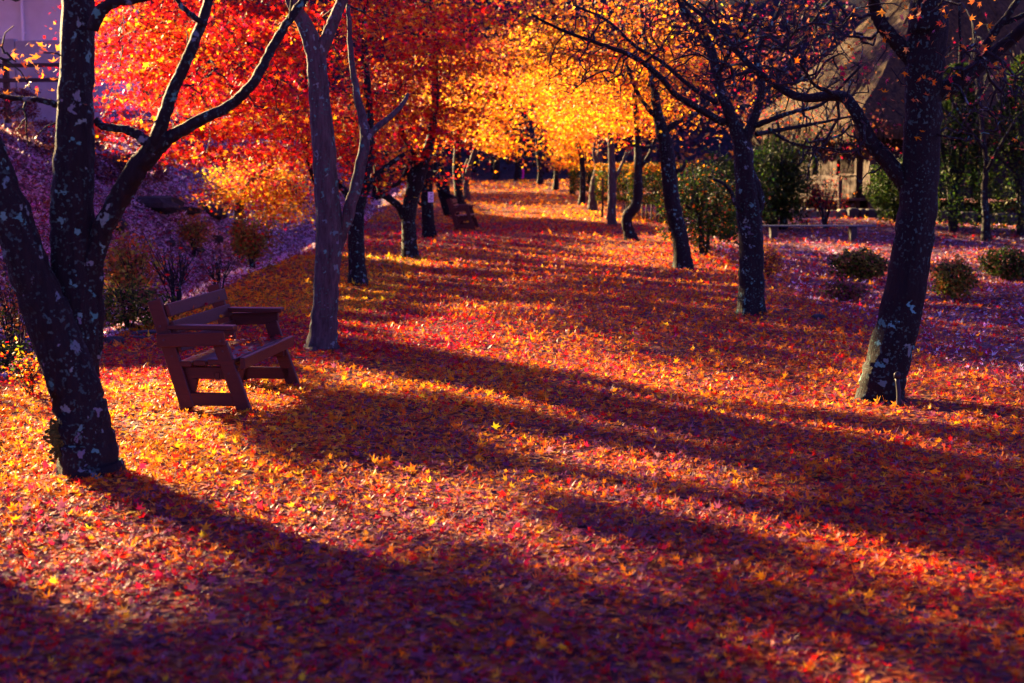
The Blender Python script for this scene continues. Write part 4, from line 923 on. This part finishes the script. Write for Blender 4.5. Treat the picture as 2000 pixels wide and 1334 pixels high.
# clipped hedge behind the right row
hx = [(1228, 43.5, 1.50, 'green clipped bush behind the S-curved trunk'), (1296, 41.5, 1.62, 'sunlit clipped hedge bush between S-curved and bowed trunks'), (1168, 51, 1.2, 'low hedge bush behind the pale trunks, top coloured gold for sunlight')]
for i, (px, d, h, lb) in enumerate(hx):
    shrub('hedge_bush', lb, px, 440, 1.0, h, dict(G=2.4, H=4, Y=.5, T=.6), 5600, .042, 230+i, kind='hedge', group='clipped hedge behind the right row', shape='box', nst=14, d=d, stem_r=.02, top=dict(Y=2, O=2, H=1))  # yellow and orange top leaves put sunlight into the hedge colour
shrub('evergreen_bush', 'tall dark bush strewn with orange leaves right of the bowed trunk', 1375, 490, .85, 1.75, dict(G=6, H=1.5, O=.35, T=.3), 6500, .036, 240, kind='shrub', nst=14, d=28, stem_r=.03)
shrub('evergreen_bush', 'dense dark evergreen beside the wooden house', 1512, 430, 1.0, 2.6, dict(G=6, H=1), 8000, .055, 241, kind='shrub', nst=14, d=40, stem_r=.04)
shrub('evergreen_bush', 'dark evergreen mass between the two right row maples', 1415, 440, 1.1, 2.2, dict(G=6, H=1), 6000, .05, 242, kind='shrub', nst=14, d=36, stem_r=.04)
shrub('evergreen_bush', 'leafy evergreen in front of the house corner', 1752, 430, .8, 1.9, dict(G=5, H=2), 5200, .05, 243, kind='shrub', nst=12, d=40, stem_r=.04)
shrub('conifer', 'tall dark conifer right of the leaning black trunk', 1862, 420, .85, 4.4, dict(G=6, H=1.2), 9500, .05, 244, kind='tree', shape='cone', nst=10, d=38, stem_r=.08)
shrub('conifer', 'yellow green topped conifer at the right edge of the picture', 1998, 420, 1.15, 4.6, dict(G=4, H=3), 11000, .05, 245, kind='tree', shape='cone', nst=10, d=37, stem_r=.08)
# low pickets under the hedge
for i, px in enumerate([1254, 1263, 1272, 1284, 1296, 1306]):
    p = np.array([W(px, 440, 40.3)[0], 40.3, 0]); p[2] = gz(p[0], p[1])
    tag(MB().tube(spline([(0, 0, -.05), (.01*(-1)**i, 0, .25), (0, 0, .5)], 4), [.028, .026, .024, .02], 6).obj('picket', M_PLANK, None, None, True), 'slim wooden picket under the clipped hedge', 'picket', 'pickets under the hedge').location = p

# ------------------------------------------------------------------ wooden house with thatched roof (right)
hc = np.array([W(1700, 420, 44.5)[0], 44.5, 0]); hz0 = float(gz(*hc[:2])); hz0 = .15
house = empty('thatched_house', (hc[0], hc[1], hz0), 'old wooden house with thatched roof behind the right row', 'house', None, math.radians(9))
# local: corner at origin, +y along the side wall (away), +x along the front wall
LW, FW, H0, H1 = 9.0, 11.0, .62, 2.75
def hp(nm, c, size, m=M_PLANK, bev=.01, parent=house): return MB().box(c, size, None, bev).obj(nm, m, parent)
hp('wall', (FW/2, LW/2, (H0+H1)/2), (FW-.3, LW-.3, H1-H0), M_BLACK, 0)
g = np.random.default_rng(9)
y = .12
while y < LW:
    wd = g.uniform(.2, .3)
    if not (1.2 < y < 2.7): hp('plank', (.08+.02*g.random(), y+wd/2, (H0+H1)/2), (.04, wd-.02, H1-H0), M_PLANK)
    else: hp('plank', (.08+.02*g.random(), y+wd/2, .62+.35), (.04, wd-.02, .7), M_PLANK)
    y += wd
for i in range(11): hp('slat', (.05, 1.26+i*.13, 1.98), (.05, .045, 1.3), M_PLANK)
for z in (1.36, 2.62): hp('rail', (.03, 1.95, z), (.08, 1.6, .08), M_PLANK)
x = .12
while x < FW-.2:
    wd = g.uniform(.24, .34); hp('plank', (x+wd/2, .08+.02*g.random(), (H0+H1)/2), (wd-.02, .04, H1-H0), M_PLANKD); x += wd  # front wall uses a darker plank copy, its shade put into the colour
for yy_ in (0.05, 1.15, 2.8, 5.0, 7.2, 8.95): hp('post', (.02, yy_, (H1-.15)/2), (.16, .16, H1+.15), M_PLANK)
for xx_ in (3.0, 6.0, 9.0): hp('post', (xx_, .02, (H1-.15)/2), (.16, .16, H1+.15), M_PLANKD)
# veranda on the lit side
for z, t in ((.60, .07), (.42, .12)): hp('veranda_beam', (-.55 if z < .5 else -.5, 3.2, z), (.1 if z < .5 else .95, 6.2, t), M_PLANK)
for yy_ in (.25, 1.7, 3.2, 4.7, 6.2): hp('veranda_post', (-.9, yy_, .25), (.12, .12, .65), M_PLANK)
for z in (.95, 1.12, 1.28): hp('veranda_board', (-.95, 1.7, z), (.03, 2.8, .14), M_PLANK)
for yy_ in (.3, 1.7, 3.1): hp('veranda_post', (-.92, yy_, .85), (.08, .08, 1.0), M_PLANK)
# plank door on the front wall, set in a heavy frame
door = hp('door', (4.05, .02, 1.55), (1.1, .06, 1.9), M_PLANKD)
for i in range(5): hp('plank', (3.6+i*.225, -.025, 1.55), (.20, .03, 1.86), M_PLANKD, .006, door)
for z in (.70, 1.45, 2.35): hp('door_rail', (4.05, -.05, z), (1.15, .04, .14), M_PLANKD, .008, door)
# thatched hip roof: thick eaves, ragged lower edge
ov, zt, zr = 1.05, .42, 9.2; x0, x1, y0_, y1_ = -ov, FW+ov, -ov, LW+ov; rdg0, rdg1 = np.array([x0+5.2, y0_+5.0]), np.array([x1-5.2, y1_-4.6])
def roof_mesh():
    g = np.random.default_rng(4); n = 44; rows = 16; V = []; fs = []
    per = []
    for a, b_ in (((x0, y1_), (x0, y0_)), ((x0, y0_), (x1, y0_)), ((x1, y0_), (x1, y1_)), ((x1, y1_), (x0, y1_))):
        for t in np.linspace(0, 1, n, endpoint=False): per.append((a[0]+(b_[0]-a[0])*t, a[1]+(b_[1]-a[1])*t))
    per = np.array(per); m = len(per)
    ab = rdg1-rdg0; tt = np.clip(((per-rdg0)@ab)/(ab@ab), 0, 1); rp = rdg0+tt[:, None]*ab
    prof = [(-.9, -.06), (0, -.22)]+[(q, None) for q in np.linspace(0, 1, rows)]
    for k_, (q, z) in enumerate(prof):
        if z is not None: f = .14 if q < -.5 else .0; zz_ = np.full(m, H1+z-.08)+(.12 if q < -.5 else 0)
        else: f = q; zz_ = H1+zt-.22+(zr-H1-zt)*q**1.04 + 0*per[:, 0]
        xy = per+(rp-per)*f; jz = g.normal(0, .035, m)*(1 if k_ else 0)
        V.append(np.column_stack([xy+g.normal(0, .02, (m, 2)), zz_+jz]))
    V = np.concatenate(V)
    for r in range(len(prof)-1):
        for j in range(m): jj = (j+1) % m; fs.append((r*m+j, r*m+jj, r*m+m+jj, r*m+m+j))
    return MB().add(V, fs)
roof_mesh().obj('thatched_roof', M_THATCH, house, None, False)
rm = MB(); rm.tube([(rdg0[0]-.4, rdg0[1]-.3, zr+.02), (rdg1[0]+.4, rdg1[1]+.3, zr+.02)], [.34, .34], 8); rm.obj('ridge_cap', M_THATCH, house, None, True)
# fringe of straw along the eave
fr = MB(); g = np.random.default_rng(14)
for i in range(900):
    t = g.random(); c = (x0, y0_+(y1_-y0_)*t) if i % 2 else (x0+(x1-x0)*t, y0_)
    z = H1-.08+g.uniform(-.25, .25); fr.box((c[0]+g.normal(0, .03), c[1]+g.normal(0, .03), z), (.03, .03, g.uniform(.10, .24)), None, 0)
tag(fr.obj('straw_fringe', M_THATCH, house), kind='stuff')

# low retaining walls of separate stones
def stone_wall(label, px0, px1, py, d, hgt, m, n, seed):
    a = W(px0, py, d); a[2] = gz(a[0], a[1]); root = empty('stone_wall', tuple(a), label, 'wall'); root['kind'] = 'thing'; g = np.random.default_rng(seed)
    x1 = W(px1, py, d)[0]; xs = np.sort(np.concatenate([[a[0], x1], g.uniform(a[0], x1, n-1)])); xs = a[0]+(x1-a[0])*np.linspace(0, 1, n+1)+np.concatenate([[0], g.normal(0, .05, n-1), [0]])
    for i in range(n):
        h = hgt*g.uniform(.85, 1.15); xm = (xs[i]+xs[i+1])/2; zz_ = float(gz(xm, d))-.2
        MB().box((xm-a[0], g.normal(0, .03), zz_+(h+.2)/2-a[2]), (xs[i+1]-xs[i]-.025, .42, h+.2), None, .05).obj('stone', m, root)
    return root
stone_wall('sunlit mossy stone edging below the wooden house', 1478, 1652, 437, 42.5, .24, M_STONE, 9, 1)
stone_wall('shaded dark stone edging right of the house veranda', 1654, 1760, 437, 42.2, .30, M_STONED, 6, 2)  # darker copy of the same edging stone; shade put into the colour
stone_wall('dark stone wall below the plank door at the right', 1828, 2010, 432, 41, .34, M_STONED, 8, 3)
# low blue grey slab bench
pa, pb2 = W(1483, 441, 36.5), W(1712, 436, 36.5); zs = 1.7-(440-330)/F*36.5
lb_ = empty('slab_bench', (pa[0], 36.5, float(gz(pa[0], 36.5))), 'long low blue grey slab bench before the wooden house', 'bench'); zt_ = zs-float(gz(pa[0], 36.5)); zt_ = max(zt_, .25)
MB().box(((pb2[0]-pa[0])/2, 0, zt_), (pb2[0]-pa[0], .34, .035), None, .01).obj('seat', M_SLAB, lb_)
for q in (.12, .80): MB().box(((pb2[0]-pa[0])*q, 0, zt_/2-.12), (.16, .26, zt_+.18), None, .01).obj('leg', M_STONED, lb_)

# ------------------------------------------------------------------ building, parapet and fence on the upper left
bl = np.array([-21.5, 57., 0]); bl[2] = float(gz(*bl[:2]))
bd = empty('pale_building', tuple(bl), 'pale lavender rendered building on the bank behind the red maple', 'building', None, math.radians(-3))
def bp(nm, c, size, m, bev=.01, parent=bd): return MB().box(c, size, None, bev).obj(nm, m, parent)
wall_b = bp('wall', (1.0, 1.5, 2.1), (10, 3, 5.6), M_PLASTER, .02)
bp('base_course', (1.0, -.06, .5), (10.1, .1, 1.1), M_CONC, .02)
bp('roof', (1.0, 1.5, 5.02), (10.6, 3.6, .22), M_CONC, .03)
MB().tube([(2.35, -.12, .2), (2.35, -.12, 4.85)], [.055, .055], 10).obj('downpipe', M_PIPE, bd, None, True)
for z in (1.4, 3.0, 4.5): bp('pipe_bracket', (2.35, -.05, z), (.16, .12, .05), M_PIPE, .005)
for xq in (-2.6, 5.0):
    wn = bp('window', (xq, -.012, 3.6), (1.3, .06, 1.3), M_CONC, .01); bp('pane', (xq, -.05, 3.6), (1.12, .03, 1.12), M_BLACK, .005, wn)
pw = np.array([-13.8, 34.6, 0]); pw[2] = float(gz(*pw[:2]))
pr = empty('parapet_wall', tuple(pw), 'grey concrete parapet wall behind the brown fence', 'wall', None, math.radians(-9)); pr['kind'] = 'thing'
for i in range(2): MB().box((1.05+i*2.1, 0, .62-.05*i), (2.08, .22, 2.2), None, .015).obj('panel', M_CONC, pr)
pf = np.array([-12.4, 31.0, 0]); pf[2] = float(gz(*pf[:2]))
fe = empty('rail_fence', tuple(pf), 'dark brown two rail fence above the left bank', 'fence', None, math.radians(-9)); fz = 1.0
for i in range(3): MB().box((i*1.65, 0, fz/2-.1), (.11, .11, fz+.35), None, .01).obj('post', M_FENCE, fe)
for z in (.62, .93): MB().box((1.5, -.075, z), (4.2, .045, .085), None, .008).obj('rail', M_FENCE, fe)
for i, (x, y_) in enumerate([(-11.8, 28.8), (-10.6, 29.3), (-9.4, 29.8), (-8.2, 30.4)]):
    px, py = pix(np.array([[x, y_, gz(x, y_)]])); shrub('low_hedge', ['dark leafless hedge clump at the left edge under the fence', 'dark hedge clump under the fence left of the stem', 'dark hedge clump under the fence right of the stem', 'dark hedge clump half hidden by red leaves'][i], float(px[0]), float(py[0]), .85, .75, dict(D=4, B=2, V=1), 3000, .035, 260+i, kind='hedge', group='dark hedge under the fence', shape='box', nst=12, d=y_)

# ------------------------------------------------------------------ dark wooded hillside closing the view
g = np.random.default_rng(77); N = 38000
x = g.uniform(-62, 62, N); y = 61+38*g.random(N)**1.2; k = np.abs(x) < .62*y; x, y = x[k], y[k]; N = len(x)
hh = .35+1.1*np.abs(np.sin(x*.8+2*np.sin(y*.3)))*np.abs(np.sin(y*.55+x*.2))+2.8*(g.random(N) < .25)*g.random(N)
keepy = ~((np.abs(x-.8) < 4.2) & (y < 66)); x, y, hh = x[keepy], y[keepy], hh[keepy]; N = len(x)
P = np.stack([x, y, gz(x, y)+hh*g.random(N)**.6], 1)
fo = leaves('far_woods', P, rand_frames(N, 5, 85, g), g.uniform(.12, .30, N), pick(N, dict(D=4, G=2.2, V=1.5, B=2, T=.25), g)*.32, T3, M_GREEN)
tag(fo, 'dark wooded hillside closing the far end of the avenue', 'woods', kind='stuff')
